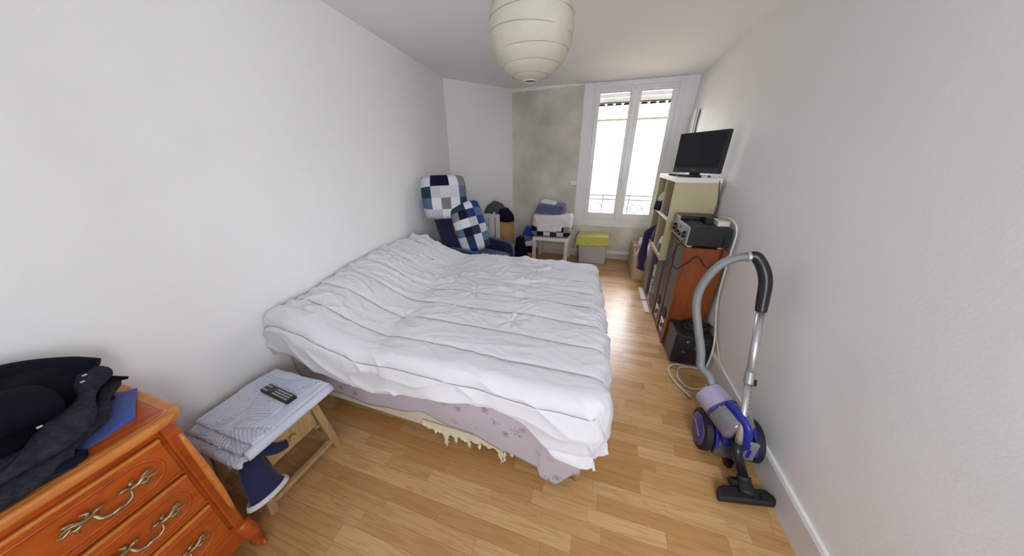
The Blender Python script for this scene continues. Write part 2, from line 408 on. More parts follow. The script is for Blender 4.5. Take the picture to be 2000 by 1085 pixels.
for i, (x0, x1, y0, xs, L) in enumerate(planks):
    if i < 300 and area(planks[i]) > 0:
        o = bpy.data.objects.new('plank', plank_mesh(x1-x0)); COL.objects.link(o); o.parent = floor; o.location = ((x0+x1)/2, y0+PW/2, 0)
    else: far.box(x0+.0004, x1-.0004, y0+.0004, min(y0+PW, YF)-.0004, -.010, 0)
tag(far.build('plank_rest', 'plank_far', floor), 'far and hidden laminate strips', kind='stuff')

struct(MB().prism([(wl(YB)-.2, YB-.1, H), (1.25, YB-.1, H), (1.25, YF+.25, H), (wl(3.7)-.2, YF+.25, H)], (0, 0, .12)).build('ceiling', 'ceil'))
# left wall, diagonal wall, right wall, back wall
struct(MB().prism([(wl(YB), YB, -.06), (CORN[0], CORN[1], -.06), (CORN[0]-.15, CORN[1]+.05, -.06), (wl(YB)-.15, YB, -.06)], (0, 0, H+.12)).build('wall_left', 'wall'))
struct(MB().prism([(CORN[0], CORN[1], -.06), (DIAG[0], DIAG[1], -.06), (DIAG[0], DIAG[1]+.2, -.06), (CORN[0]-.2, CORN[1]+.05, -.06)], (0, 0, H+.12)).build('wall_corner', 'wall'))
# right wall; its unseen window is added to brighten the left wall
JY0, JY1, JZ0, JZ1 = -.80, -.32, 1.05, 2.0
a = MB()
def rw(y0, y1, z0, z1):
    a.add([(wr(z0), y0, z0), (wr(z0), y1, z0), (1.25, y1, z0), (1.25, y0, z0), (wr(z1), y0, z1), (wr(z1), y1, z1), (1.25, y1, z1), (1.25, y0, z1)],
          [(0,1,2,3),(7,6,5,4),(4,5,1,0),(5,6,2,1),(6,7,3,2),(7,4,0,3)])
rw(YB, JY0, -.06, H+.06); rw(JY1, YF+.1, -.06, H+.06); rw(JY0, JY1, -.06, JZ0); rw(JY0, JY1, JZ1, H+.06)
struct(a.build('wall_right', 'wall'))
W3 = struct(thing('added_window_side', (wr(1), (JY0+JY1)/2, JZ0)))
a = MB(); xa, xb_ = 1.06, 1.13
a.box(xa, xb_, JY0, JY0+.06, JZ0, JZ1).box(xa, xb_, JY1-.06, JY1, JZ0, JZ1).box(xa, xb_, JY0+.06, JY1-.06, JZ0, JZ0+.08).box(xa, xb_, JY0+.06, JY1-.06, JZ1-.07, JZ1)
a.build('window_frame', 'pvc', W3, bevel=.004)
MB().box(1.09, 1.096, JY0+.05, JY1-.05, JZ0+.07, JZ1-.06).build('pane', 'glass', W3)
# back wall (behind the camera) with a glazed opening added as fill light
KX0, KX1, KZ0, KZ1 = .26, .94, .85, 2.30
a = MB().box(wl(YB)-.2, KX0, YB-.2, YB, -.06, H+.06).box(KX1, 1.3, YB-.2, YB, -.06, H+.06).box(KX0, KX1, YB-.2, YB, -.06, KZ0).box(KX0, KX1, YB-.2, YB, KZ1, H+.06)
struct(a.build('wall_back', 'wall'))
W2 = struct(thing('added_window_back', ((KX0+KX1)/2, YB, KZ0)))
a = MB(); xm = (KX0+KX1)/2
for (x0, x1) in ((KX0, KX0+.06), (xm-.04, xm+.04), (KX1-.06, KX1)): a.box(x0, x1, YB-.12, YB-.05, KZ0, KZ1)
for (x0, x1) in ((KX0+.06, xm-.04), (xm+.04, KX1-.06)): a.box(x0, x1, YB-.12, YB-.05, KZ0, KZ0+.08).box(x0, x1, YB-.12, YB-.05, KZ1-.07, KZ1)
a.build('window_frame', 'pvc', W2, bevel=.004)
for (x0, x1) in ((KX0+.05, xm-.03), (xm+.03, KX1-.05)): MB().box(x0, x1, YB-.09, YB-.084, KZ0+.07, KZ1-.06).build('pane', 'glass', W2)
# far wall with window hole
WX0, WX1, WZ0, WZ1 = -.30, .83, .58, 2.40
a = MB(); ye = YF+.22
a.box(-1.6, WX0, YF, ye, -.06, H+.06).box(WX1, 1.25, YF, ye, -.06, H+.06).box(WX0, WX1, YF, ye, -.06, WZ0).box(WX0, WX1, YF, ye, WZ1, H+.06)
wf = struct(a.build('wall_far', 'wall'))
# bare cement with a ragged edge, thin slab on the wall
def ragged(p, q, amp, n=26, seed=0, perp=(0, 0, 1)):
    r = random.Random(seed); p, q = Vector(p), Vector(q); return [p.lerp(q, i/n)+Vector(perp)*(r.uniform(-1, 1)*amp if 0 < i < n else 0) for i in range(n)]
yc = YF-.006
pts = ragged((-1.395, yc, 0), (-.37, yc, 0), 0)+ragged((-.37, yc, 0), (-.37, yc, 2.425), .0)+ragged((-.37, yc, 2.425), (-1.39, yc, 2.405), .010, seed=2)+ragged((-1.39, yc, 2.405), (-1.395, yc, 0), .004, 40, 3, (1, 0, 0))
MB().prism(pts, (0, .008, 0)).build('cement_patch', 'cement', wf)
MB().box(-.37, .965, yc, YF+.002, 0, .53).build('cement_patch', 'cement', wf)
pts = ragged((-1.40, yc, 2.392), (-.38, yc, 2.418), .008, 40, 5)+[Vector((-.38, yc, 2.44)), Vector((-1.40, yc, 2.44))]
MB().prism([p-Vector((0, .006, 0)) for p in pts], (0, .012, 0)).build('plaster_edge', 'wall', wf)
# skirting right
a = MB(); t = .016
a.prism([(wr(0)+.003, YB, 0), (wr(0)-t, YB, 0), (wr(0)-t, YB, .145), (wr(0)-t+.006, YB, .160), (wr(0)+.003, YB, .160)], (0, YF-YB-.02, 0))
struct(a.build('baseboard_right', 'trim'))
a = MB().box(-1.36, wr(0)-.02, YF-.028, YF-.004, .092, .135)
struct(a.build('trim_1', 'trim', bevel=.004))
struct(MB().box(-.392, -.372, YF-.022, YF-.004, .137, .53).build('trim_2', 'trim', bevel=.003))
jb = MB().box(-.455, -.352, YF-.045, YF-.004, 1.135, 1.208).build('junction_box', 'pvc', bevel=.004); tag(jb, 'small white plastic cable box on grey wall beside window', 'box')
# thin board on right wall close to window
pA, pB, pC, pD = PX(1353, 213, .985), PX(1363, 208, .985), PX(1349, 262, .985), PX(1341, 262, .985)
yb0, yb1 = 4.12, 4.34
o = MB().box(wr(1.4)-.022, wr(1.4)-.002, yb0, yb1, 1.15, 2.03).build('wall_board', 'trim', bevel=.003)
MB().box(wr(1.4)-.024, wr(1.4)-.021, yb0-.001, yb0+.014, 1.15, 2.03).build('dark_edge', 'darkline', o)
tag(o, 'tall narrow board fixed on right wall behind television', 'board')

# ================================================================ WINDOW
W = thing('window_1', (.27, YF, WZ0)); struct(W)
yt = YF-.018
a = MB().box(-.362, -.235, yt, YF+.01, .525, 2.435).box(.80, .873, yt, YF+.01, .525, 2.435).box(-.235, .80, yt, YF+.01, 2.375, 2.435).box(-.235, .80, yt, YF+.01, .525, .605)
a.build('window_trim', 'pvc', W, bevel=.004)
a = MB().box(-.31, -.205, yt+.01, YF+.06, .60, 2.385).box(.785, .84, yt+.01, YF+.06, .60, 2.385).box(-.205, .785, yt+.01, YF+.06, 2.345, 2.385).box(-.205, .785, yt+.01, YF+.06, .60, .645)
a.build('window_frame', 'pvc', W, bevel=.004)
def sash(x0, x1, g0, g1, gz0=.73, gz1=2.312):
    y0, y1 = YF-.02, YF+.04
    a = MB().box(x0, g0, y0, y1, .645, 2.345).box(g1, x1, y0, y1, .645, 2.345).box(g0, g1, y0, y1, .645, gz0).box(g0, g1, y0, y1, gz1, 2.345)
    s_ = a.build('sash', 'pvc', W, bevel=.006)
    MB().box(g0-.005, g1+.005, YF+.012, YF+.018, gz0-.005, gz1+.005).build('pane', 'glass', s_)
    a = MB()
    for (p, q) in (((g0, gz0), (g1, gz0)), ((g0, gz1), (g1, gz1)), ((g0, gz0), (g0, gz1)), ((g1, gz0), (g1, gz1))):
        a.bar((p[0], YF-.004, p[1]), (q[0], YF-.004, q[1]), .010, .010, (0, 1, 0))
    a.build('glazing_gasket', 'greyplastic', s_)
    return s_
sash(-.205, .292, -.150, .236); s2 = sash(.297, .785, .362, .735)
MB().box(.27, .325, YF-.034, YF-.02, .66, 2.33).build('meeting_cover', 'pvc', s2, bevel=.005)
a = MB().cyl((.30, YF-.034, 1.22), (.30, YF-.062, 1.22), .012).bar((.30, YF-.062, 1.235), (.30, YF-.062, 1.11), .022, .014, (0, 1, 0))
a.build('window_handle', 'pvc', s2, bevel=.003)
tr = MB()
for k in range(26): tr.box(-.10+k*.011, -.094+k*.011, YF-.024, YF-.018, 2.332+.0*k, 2.338)
tr.build('trickle_vent', 'pvc', W)
sl = MB()
for k in range(3): sl.box(-.27, .81, YF+.10, YF+.112, 2.212+k*.055, 2.265+k*.055)
sl.build('roller_shutter', 'fascia', W, bevel=.004)
MB().box(-.27, .81, YF+.095, YF+.118, 2.200, 2.213).build('shutter_end_bar', 'darkline', W)
MB().box(-.36, .90, YF+.06, YF+.36, .50, .60).build('window_sill', 'facade', W, bevel=.01)

# railing outside
R_ = thing('balcony_railing', (.27, 4.80, .58), 'pale wrought iron railing with scrolls outside the window', 'railing')
for z in (.965, .90): MB().bar((-.36, 4.80, z), (.88, 4.80, z), .02, .018).build('rail', 'iron', R_)
MB().bar((-.36, 4.80, .62), (.88, 4.80, .62), .02, .018).build('rail', 'iron', R_)
for x in (-.33, .05, .45, .85): MB().bar((x, 4.80, .60), (x, 4.80, .965), .016, .016).build('upright', 'iron', R_)
def scroll(cx, cz, r, s):
    pts = []
    for k in range(40):
        q = k/39*PI*2.6; rr = r*(1-.7*k/39); pts.append((cx+s*rr*math.cos(q), 4.80, cz+rr*math.sin(q)))
    MB().tube(pts, .007, 6).build('scroll', 'iron', R_, smooth=True)
for x in (-.23, -.05, .16, .34, .56, .74): scroll(x, .76, .10, 1 if int((x+1)*10) % 2 else -1)

# own building's outer wall, unseen, added to limit skylight on the house opposite
a = MB(); ya, yb_ = YF+.22, YF+.34
a.box(-9, WX0-.02, ya, yb_, -3.2, 3.2).box(WX1+.02, 9, ya, yb_, -3.2, 3.2).box(WX0-.02, WX1+.02, ya, yb_, -3.2, WZ0-.08).box(WX0-.02, WX1+.02, ya, yb_, WZ1+.02, 3.2)
struct(a.build('added_outer_wall', 'facade'))
# house opposite
NH = thing('opposite_house', (1, 8.0, -3.2), 'cream rendered house with tiled roof across the street', 'building')
MB().box(-7, 9, 8.0, 8.3, -3.2, 2.36).build('facade_wall', 'facade', NH)
MB().box(-7, 9, 7.93, 8.3, 2.36, 2.385).build('shadow_moulding', 'darkline', NH)  # shadow line under the eaves, put in as a dark strip
MB().box(-7, 9, 7.90, 8.3, 2.385, 2.52).build('cornice', 'fascia', NH)
MB().box(-7, 9, 7.80, 8.3, 2.52, 2.60).build('cornice_top', 'fascia', NH)
MB().box(-7, 9, 7.76, 8.3, 2.60, 2.635).build('eaves_board', 'fascia', NH)
rf = MB().prism([(-7, 7.78, 2.635), (-7, 11.5, 2.72), (-7, 11.5, 2.62), (-7, 8.0, 2.60)], (16, 0, 0)).build('roof', 'tile', NH)
tq = MB(); n = 9; vs = []
for j in range(n+1):
    q = PI*j/n; vs += [(.085*math.cos(q), 0, .065*math.sin(q)), (.085*math.cos(q), 1.7, .065*math.sin(q)+.06)]
for j in range(n+1):
    q = PI*j/n; vs += [(.068*math.cos(q), 0, .050*math.sin(q)), (.068*math.cos(q), 1.7, .050*math.sin(q)+.06)]
fs = []
for j in range(n):
    fs += [(2*j, 2*j+1, 2*j+3, 2*j+2), (2*(n+1)+2*j, 2*(n+1)+2*j+2, 2*(n+1)+2*j+3, 2*(n+1)+2*j+1), (2*j, 2*j+2, 2*(n+1)+2*j+2, 2*(n+1)+2*j)]
me = bpy.data.meshes.new('roof_tile'); me.from_pydata(vs, [], fs); me.materials.append(M['tile'])
for k in range(70):
    o = bpy.data.objects.new('roof_tile', me); COL.objects.link(o); o.parent = rf; o.location = Vector((-5.5+k*.183, 7.72, 2.64))-WL[rf.name]
struct(MB().box(-12, 14, 4.8, 30, -3.4, -3.2).build('ground', 'street'))

# ================================================================ BED
BX0, BX1, BY0, BY1 = -1.71, .045, .885, 2.33
def hx(y): return wl(y)+.035
B = thing('bed', (-.8, 1.6, 0), 'double bed with cream fabric base, short wooden legs and torn lining', 'bed')
def bedbox(z0, z1, inset, nm, mt, par, bev):
    return MB().prism([(hx(BY0)+inset, BY0+inset, z0), (BX1-inset, BY0+inset-.02, z0), (BX1-inset, BY1-inset, z0), (hx(BY1)+inset, BY1-inset, z0)], (0, 0, z1-z0)).build(nm, mt, par, bevel=bev, seg=4)
bedbox(.112, .30, 0, 'upholstered_frame', 'cream_fab', B, .012)
for (x, y) in ((.045, .925), (.0, 2.22), (-1.60, .95), (-1.70, 2.22), (-.8, .95), (-.8, 2.22)):
    MB().lathe([(.024, 0), (.028, .06), (.032, .14)], (x, y, 0), 16).build('leg', 'pine', B, smooth=True)
# torn lining and loose threads under the near edge
a = MB(); r = random.Random(4); xs = np.linspace(-.80, -.27, 60); top = []; bot = []
for i, x in enumerate(xs):
    top.append((x, .868, .175)); d = .020+.012*math.sin(i*.9)+r.uniform(0, .028)
    if i < 6 : d *= i/6
    bot.append((x, .866+r.uniform(-.006, .006), .145-d*.8))
for i in range(59): a.add([top[i], top[i+1], bot[i+1], bot[i]], [(0, 1, 2, 3)])
a.build('torn_lining', 'fluff', B, solid=.006)
for (x, L) in ((-.665, .10), (-.655, .07), (-.60, .04), (-.52, .04), (-.335, .09), (-.32, .075), (-.345, .05), (-.46, .03)):
    pts = [(x+.006*math.sin(k*1.7+x*40), .866+.004*math.cos(k*2.1), .105-L*k/7) for k in range(8)]
    MB().tube(pts, [.009-.0008*k for k in range(8)], 6).build('loose_thread', 'fluff', B, smooth=True)
bedbox(.30, .52, .01, 'mattress', 'mattress', B, .05)
# floral sheet: curtain on the near side with an uneven hem
hem = [(-1.72, .25), (-1.50, .185), (-1.36, .178), (-1.12, .165), (-.9, .205), (-.80, .235), (-.62, .20), (-.5, .185), (-.40, .16), (-.33, .13), (-.22, .10), (-.135, .085), (-.13, .035), (-.09, .03), (-.045, -.005+.02), (-.02, .05), (.02, .115), (.06, .15), (.075, .19)]
xs = np.linspace(-1.70, .055, 150); hz = np.interp(xs, [p[0] for p in hem], [p[1] for p in hem]); V = []; Fc = []
nr = 26
for i, x in enumerate(xs):
    for j in range(nr+1):
        t = j/nr; z = .53*(1-t)+hz[i]*t
        yy = BY0-.010-.02*(x-BX0)/1.8-.010*math.sin(t*3)*(1+.5*math.sin(9*x)) - .004*math.sin(23*x+4*t)*t - .010*t*(x > -.14)
        V.append((x, yy, z))
for i in range(149):
    for j in range(nr): q = i*(nr+1)+j; Fc.append((q, q+1, q+nr+2, q+nr+1))
# top of the sheet
k0 = len(V); V += [(-1.70, BY0, .535), (.055, BY0-.02, .535), (.055, BY1, .535), (hx(BY1)+.02, BY1, .535)]; Fc.append((k0, k0+1, k0+2, k0+3))
sh = MB().add(V, Fc).build('bed_sheet', 'floral', smooth=True, solid=.004, base=(-.8, 1.5, .02)); tag(sh, 'lilac grey floral sheet hanging below the duvet on the bed', 'sheet')

# duvet --------------------------------------------------------
def vnoise(x, y, seed=0):
    xi = np.floor(x).astype(np.int64); yi = np.floor(y).astype(np.int64); fx = x-xi; fy = y-yi
    fx = fx*fx*(3-2*fx); fy = fy*fy*(3-2*fy)
    def h(a, b):
        n = (a*374761393+b*668265263+seed*982451653) & 0x7fffffff; n = ((n ^ (n >> 13))*1274126177) & 0x7fffffff
        return ((n ^ (n >> 16)) & 0xffff)/65535.
    return (h(xi, yi)*(1-fx)+h(xi+1, yi)*fx)*(1-fy)+(h(xi, yi+1)*(1-fx)+h(xi+1, yi+1)*fx)*fy
def ridged(x, y, seed): return 1-np.abs(2*vnoise(x, y, seed)-1)
TY0, TY1, TXF = .895, 2.42, .055      # top rectangle
ZT = .605; RAD = .07
near_hem = ([-1.9, -1.70, -1.45, -.93, -.6, -.35, -.2, -.05, .12], [.41, .40, .385, .425, .475, .505, .455, .335, .30])
NXT, NXF, NYN, NYT, NYR = 230, 46, 60, 200, 26
ss = np.concatenate([np.linspace(0, 1, NXT), 1+np.linspace(0, 1, NXF+1)[1:]])
tt = np.concatenate([-np.linspace(1, 0, NYN+1)[:-1], np.linspace(0, 1, NYT), 1+np.linspace(0, 1, NYR+1)[1:]])
S, T = np.meshgrid(ss, tt, indexing='ij')
ytop = TY0+(TY1-TY0)*np.clip(T, 0, 1)
xhd = wl(ytop)+.012
xfoot = TXF-.085*np.clip((ytop-1.3)/1.1, 0, 1)
xtop = xhd+(xfoot-xhd)*np.clip(S, 0, 1)
nearlen = (ZT+.02-np.interp(xtop, *near_hem))+.05
footlen = .30+.05*np.sin(ytop*7)-.06*np.clip((ytop-1.2)/.5, 0, 1)+.10*np.clip((ytop-2.2)/.2, 0, 1)
A = np.clip(S-1, 0, 1)*footlen
Bn = np.clip(-T, 0, 1)*nearlen; Bf = np.clip(T-1, 0, 1)*.24
Bo = Bn+Bf; sgn = np.where(T < 0, -1., 1.)
o_ = (A**5+Bo**5)**.2; hyp = np.sqrt(A**2+Bo**2)+1e-9
nx_, ny_ = A/hyp, sgn*Bo/hyp
half = RAD*PI/2
out = np.where(o_ < half, RAD*np.sin(np.clip(o_/RAD, 0, PI/2)), RAD+(o_-half)*.10)
dn = np.where(o_ < half, RAD*(1-np.cos(np.clip(o_/RAD, 0, PI/2))), RAD+(o_-half))
hd = xtop-xhd
bump = .5-.5*np.cos(PI*np.clip((.62-hd)/.52, 0, 1))
ridge = .135+.02*np.sin(ytop*4.2+.6)+.02*np.exp(-((ytop-2.2)/.2)**2)
ztop = ZT+ridge*bump-.035*np.clip((.10-hd)/.10, 0, 1)**2
ztop += .02*np.exp(-((hd-.75)/.12)**2)*0 -.018*np.exp(-((hd-.68)/.10)**2)
endcap = np.clip((.06-hd)/.06, 0, 1)
X_ = xtop+nx_*out; Y_ = ytop+ny_*out; Z_ = ztop-dn*(1+.0*S)
# hem at the head end hangs out a little more where the pillows lift it
puff = np.clip(-T, 0, 1)*np.clip((.5-hd)/.5, 0, 1); Y_ -= .02*np.sin(np.clip(-T, 0, 1)*PI)*np.clip((.7-hd)/.7, 0, 1)
P = np.stack([X_, Y_, Z_], -1)
du = np.gradient(P, axis=0); dv = np.gradient(P, axis=1); nn = np.cross(du, dv); nn /= np.linalg.norm(nn, axis=-1, keepdims=True)+1e-9
s_m = xtop+A; t_m = ytop+sgn*Bo          # metric cloth coordinates
seam0, gap = 1.00, .208
wob = .014*(vnoise(s_m*3, t_m*2, 5)-.5)*2
ph = (t_m-seam0+wob)/gap; dseam = np.abs(ph-np.round(ph))*gap
topm = np.clip(1-Bo/.08, 0, 1)
h = .008*(1-np.exp(-dseam/.03))-.004*np.exp(-(dseam/.006)**2)
warp = .10*(vnoise(s_m*4, t_m*4, 8)-.5)
ang = .22; sa = s_m*math.cos(ang)+t_m*math.sin(ang); ta = -s_m*math.sin(ang)+t_m*math.cos(ang)
r1 = ridged(sa*3.0, (ta+warp)*15, 11)**5; r2 = ridged(sa*5.5+3, (ta+warp*1.5)*27, 12)**5
sa2 = s_m*math.cos(-.35)+t_m*math.sin(-.35); ta2 = -s_m*math.sin(-.35)+t_m*math.cos(-.35)
r3 = ridged(sa2*4.2, (ta2+warp)*19, 13)**6
mask = vnoise(s_m*2.2, t_m*2.6, 21); far_m = np.clip((ytop-1.05)/.5, .25, 1)
h += .0045*ridged(sa*9+7, (ta+warp*2)*44, 15)**3*topm*far_m
h += (r1*.016+r2*.012+r3*.013)*topm*(.30+1.1*mask)*far_m*(1-.85*np.exp(-(dseam/.018)**2))
# puckers along the seams
h += .006*np.exp(-(dseam/.05)**2)*(ridged(s_m*22+ph, t_m*3, 31)-.5)
# soft creases at the head slope
h += topm*np.clip(bump*1.4, 0, 1)*(.014*ridged(s_m*9+t_m*6, t_m*9-s_m*5, 44)**4+.012*ridged(s_m*4-t_m*3, t_m*14+s_m*6, 45)**5)
# hanging side: long soft folds and a sagging horizontal roll
side = 1-topm
h += side*(.010*np.sin(s_m*9+3*vnoise(s_m*2, t_m*5, 3))*np.clip(Bo/.2, 0, 1)+.016*(vnoise(s_m*3.3+t_m*4, t_m*9, 17)-.5)+.012*ridged(s_m*5+t_m*9, t_m*7-s_m*3, 18)**4)
footside = np.clip(A/.08, 0, 1)
h += footside*(.016*np.sin(t_m*26+4*vnoise(t_m*3, s_m*3, 9))+.012*ridged(t_m*14, s_m*6, 19))*np.clip(A/.15, 0, 1)
for (cx, cy) in ((-1.03, 1.78), (-.80, 1.62), (-.42, 1.33), (-1.10, 1.20)):     # tufted pinch points
    d = np.sqrt((s_m-cx)**2+(t_m-cy)**2); th = np.arctan2(t_m-cy, s_m-cx)
    h += -.012*np.exp(-(d/.035)**2)+.007*np.sin(th*7+cx*9)*np.exp(-(d/.12)**2)*np.clip(d/.03, 0, 1)
P = P+nn*h[..., None]
P[..., 2] = np.where(T < -.98, P[..., 2]+.012*(vnoise(s_m*12, t_m*0, 40)-.5), P[..., 2])
# stay in front of the wall
P[..., 0] = np.maximum(P[..., 0], wl(P[..., 1])+.006)
ni, nj = S.shape; V = P.reshape(-1, 3).tolist(); idx = np.arange(ni*nj).reshape(ni, nj)
Fc = np.stack([idx[:-1, :-1], idx[1:, :-1], idx[1:, 1:], idx[:-1, 1:]], -1).reshape(-1, 4).tolist()
dv_ = MB().add(V, Fc).build('duvet', 'duvet', smooth=True, solid=.012, base=(-.8, 1.6, .3))
tag(dv_, 'white quilted duvet with stitched channels and creases spread over the bed', 'duvet')
# stitching lines as thin cords in the seams
for k in range(-1, 7):
    tj = None; line = []
    yy = seam0+k*gap
    jj = np.argmin(np.abs((t_m+wob)-yy), axis=1)
    for i in range(0, NXT+10, 3): line.append(Vector(P[i, jj[i]])+Vector(nn[i, jj[i]])*.0016)
    sm = [line[0]]+[(line[i-1]+line[i]*2+line[i+1])/4 for i in range(1, len(line)-1)]+[line[-1]]
    MB().tube(sm, .0016, 4, False).build('stitch_line', 'stitch', dv_, smooth=True)
c = PZ(843, 509, .645)
o = MB().soft(c, (.035, .05, .035), 2.2, 6).build('grey_tuft', 'greycloth', smooth=True); tag(o, 'small grey fluff ball lying on the duvet', 'fluff')
c = PX(1166, 690, .155)
o = MB().soft((.150, 1.46, .40), (.03, .16, .16), 3, 8, .12, 5, 2).build('violet_cloth', 'sweatpurple', smooth=True); tag(o, 'violet patterned cloth poking out from under the duvet at bed foot', 'cloth')

# ================================================================ PAPER LANTERN
lc = Vector((-.41, 1.632, 2.075)); LR = .205
T_ = thing('paper_lantern', (lc.x, lc.y, lc.z-LR), 'round cream rice paper lantern shade hanging from the ceiling', 'lamp')
vs = []; fs = []; nz, na = 72, 64
for i in range(nz+1):
    q = PI*(.05+.90*i/nz); z = -math.cos(q); r0 = math.sin(q)
    cr = abs(math.sin(i/nz*PI*9.0)); r1 = LR*(r0+.012*(cr-.6))
    for j in range(na):
        p = 2*PI*j/na; k = 1+.004*math.sin(p*8)*r0+.006*math.sin(3*p+i*.12)
        vs.append((lc.x+r1*k*math.cos(p), lc.y+r1*k*math.sin(p), lc.z+LR*1.02*z))
for i in range(nz):
    for j in range(na): fs.append((i*na+j, i*na+(j+1) % na, (i+1)*na+(j+1) % na, (i+1)*na+j))
shade = MB().add(vs, fs).build('shade', 'ricepaper', T_, smooth=True, solid=.001)
rr = random.Random(5)
for k in range(1, 9):
    q = PI*(.05+.90*k/9); z = -math.cos(q)*LR*1.02; r_ = math.sin(q)*LR-.0005
    ta_, tb = rr.uniform(-.05, .05), rr.uniform(-.05, .05)
    pts = [(lc.x+r_*math.cos(2*PI*j/60), lc.y+r_*math.sin(2*PI*j/60), lc.z+z+r_*(ta_*math.cos(2*PI*j/60)+tb*math.sin(2*PI*j/60))) for j in range(61)]
    pts = [Vector(p) for p in pts]; pts = [lc+(p-lc).normalized()*((p-lc).length*0+math.hypot(r_, z)*.998) for p in pts]
    MB().tube(pts, .0013, 5, False).build('wire_rib', mat('bamboo_wire', sr(170, 160, 132), .7, var=.1) if k == 1 else bpy.data.materials['bamboo_wire'], shade, smooth=True)
zb = lc.z-LR*1.0
MB().tube([(lc.x+.033*math.cos(2*PI*j/36), lc.y+.033*math.sin(2*PI*j/36), zb-.002) for j in range(37)], .003, 6, False).build('bottom_ring', 'cable_w', T_, smooth=True)
MB().cyl((lc.x, lc.y, lc.z+LR*.6), (lc.x, lc.y, H), .004, n=8).build('cord', 'cable_w', T_)
MB().lathe([(.02, 0), (.02, .05), (.012, .07)], (lc.x, lc.y, lc.z+.08), 16).build('lamp_holder', 'cable_w', T_, smooth=True)
MB().lathe([(.012, -.09), (.030, -.065), (.033, -.04), (.018, 0), (.014, .02)], (lc.x, lc.y, lc.z+.06), 16).build('bulb', 'paper', T_, smooth=True)
MB().lathe([(.05, 0), (.045, -.02), (.01, -.035)], (lc.x, lc.y, H), 24).build('ceiling_rose', 'pvc', T_, smooth=True)

# ================================================================ CHEST OF DRAWERS
DX, DY1, DY0, DT = -1.205, .272, -.66, .78     # front plane, far end, near end, top height
D = thing('chest_of_drawers', (-1.42, -.2, 0), 'glossy cherry wood chest of three drawers with ornate brass handles', 'chest of drawers')
def front(y):  # gently bowed front
    t = (y-(DY0+DY1)/2)/((DY1-DY0)/2); return DX+.020*(1-abs(t)**2.2)
def dback(y): return wl(y)+.02
def band(mb, y0, y1, z0, z1, off, depth, n=20):
    ys = [y0+(y1-y0)*i/n for i in range(n+1)]
    pts = [(front(y)+off, y, z0) for y in ys]+[(front(y)+off-depth, y, z0) for y in reversed(ys)]
    return mb.prism(pts, (0, 0, z1-z0))
# carcass
ys = [DY0+.03+(DY1-.045-DY0-.03)*i/20 for i in range(21)]
pts = [(front(y)-.016, y, .135) for y in ys]+[(DX-.055, DY1-.008, .135), (dback(DY1), DY1-.008, .135), (dback(DY0), DY0+.008, .135), (DX-.055, DY0+.008, .135)]
MB().prism(pts, (0, 0, DT-.025-.135)).build('carcass', 'cherry', D, bevel=.004)
# top with moulded edge
def topo(e):
    ys = [DY0+.05+(DY1-DY0-.10)*i/20 for i in range(21)]
    o = [(front(y)+.018+e, y) for y in ys]
    for k in range(1, 7): q = k/6*PI/2; o.append((DX-.032+(.05+e)*math.cos(q), DY1-.035+(.05+e)*math.sin(q)))
    o += [(dback(DY1), DY1+.015+e), (dback(DY0), DY0-.015-e)]
    for k in range(0, 6): q = -PI/2+k/6*PI/2; o.append((DX-.032+(.05+e)*math.cos(q), DY0+.035+(.05+e)*math.sin(q)))
    return o
MB().prism([(x, y, DT-.028) for x, y in topo(0)], (0, 0, .028)).build('top', 'cherry_light', D, bevel=.011, seg=4)
tp = topo(-.030)
MB().prism([(x, y, DT) for x, y in topo(-.034)], (0, 0, .0025)).build('top_inlay', 'cherry', D, bevel=.002)
a = MB(); e1, e2 = topo(-.022), topo(-.031)
k = len(e1)-0
for i in range(k-1):
    if abs(e1[i][0]-dback(e1[i][1])) < .01 and abs(e1[i+1][0]-dback(e1[i+1][1])) < .01: continue
    a.add([(*e1[i], DT+.0005), (*e1[i+1], DT+.0005), (*e2[i+1], DT+.0005), (*e2[i], DT+.0005), (*e1[i], DT+.0022), (*e1[i+1], DT+.0022), (*e2[i+1], DT+.0022), (*e2[i], DT+.0022)], [(4, 5, 6, 7), (0, 1, 5, 4), (3, 7, 6, 2)])
a.build('top_bead', 'cherry_light', D)
# canted corner posts with a raised bead
for s_, yc in ((1, DY1-.034), (-1, DY0+.034)):
    pts = [(DX+.004, yc-.016*s_, .12), (DX-.012, yc+.020*s_, .12), (DX-.05, yc+.030*s_, .12), (DX-.06, yc-.02*s_, .12)]
    if s_ < 0: pts.reverse()
    cp = MB().prism(pts, (0, 0, DT-.03-.12)).build('corner_post', 'cherry', D, bevel=.006)
    path = [(DX+.003+.010*math.sin(t*PI)+.004, yc+.010*s_, .70-.42*t) for t in [i/14 for i in range(15)]]
    MB().tube(path, [.004+.006*math.sin(i/14*PI)**.5 for i in range(15)], 10).build('post_bead', 'cherry_light', cp, smooth=True)
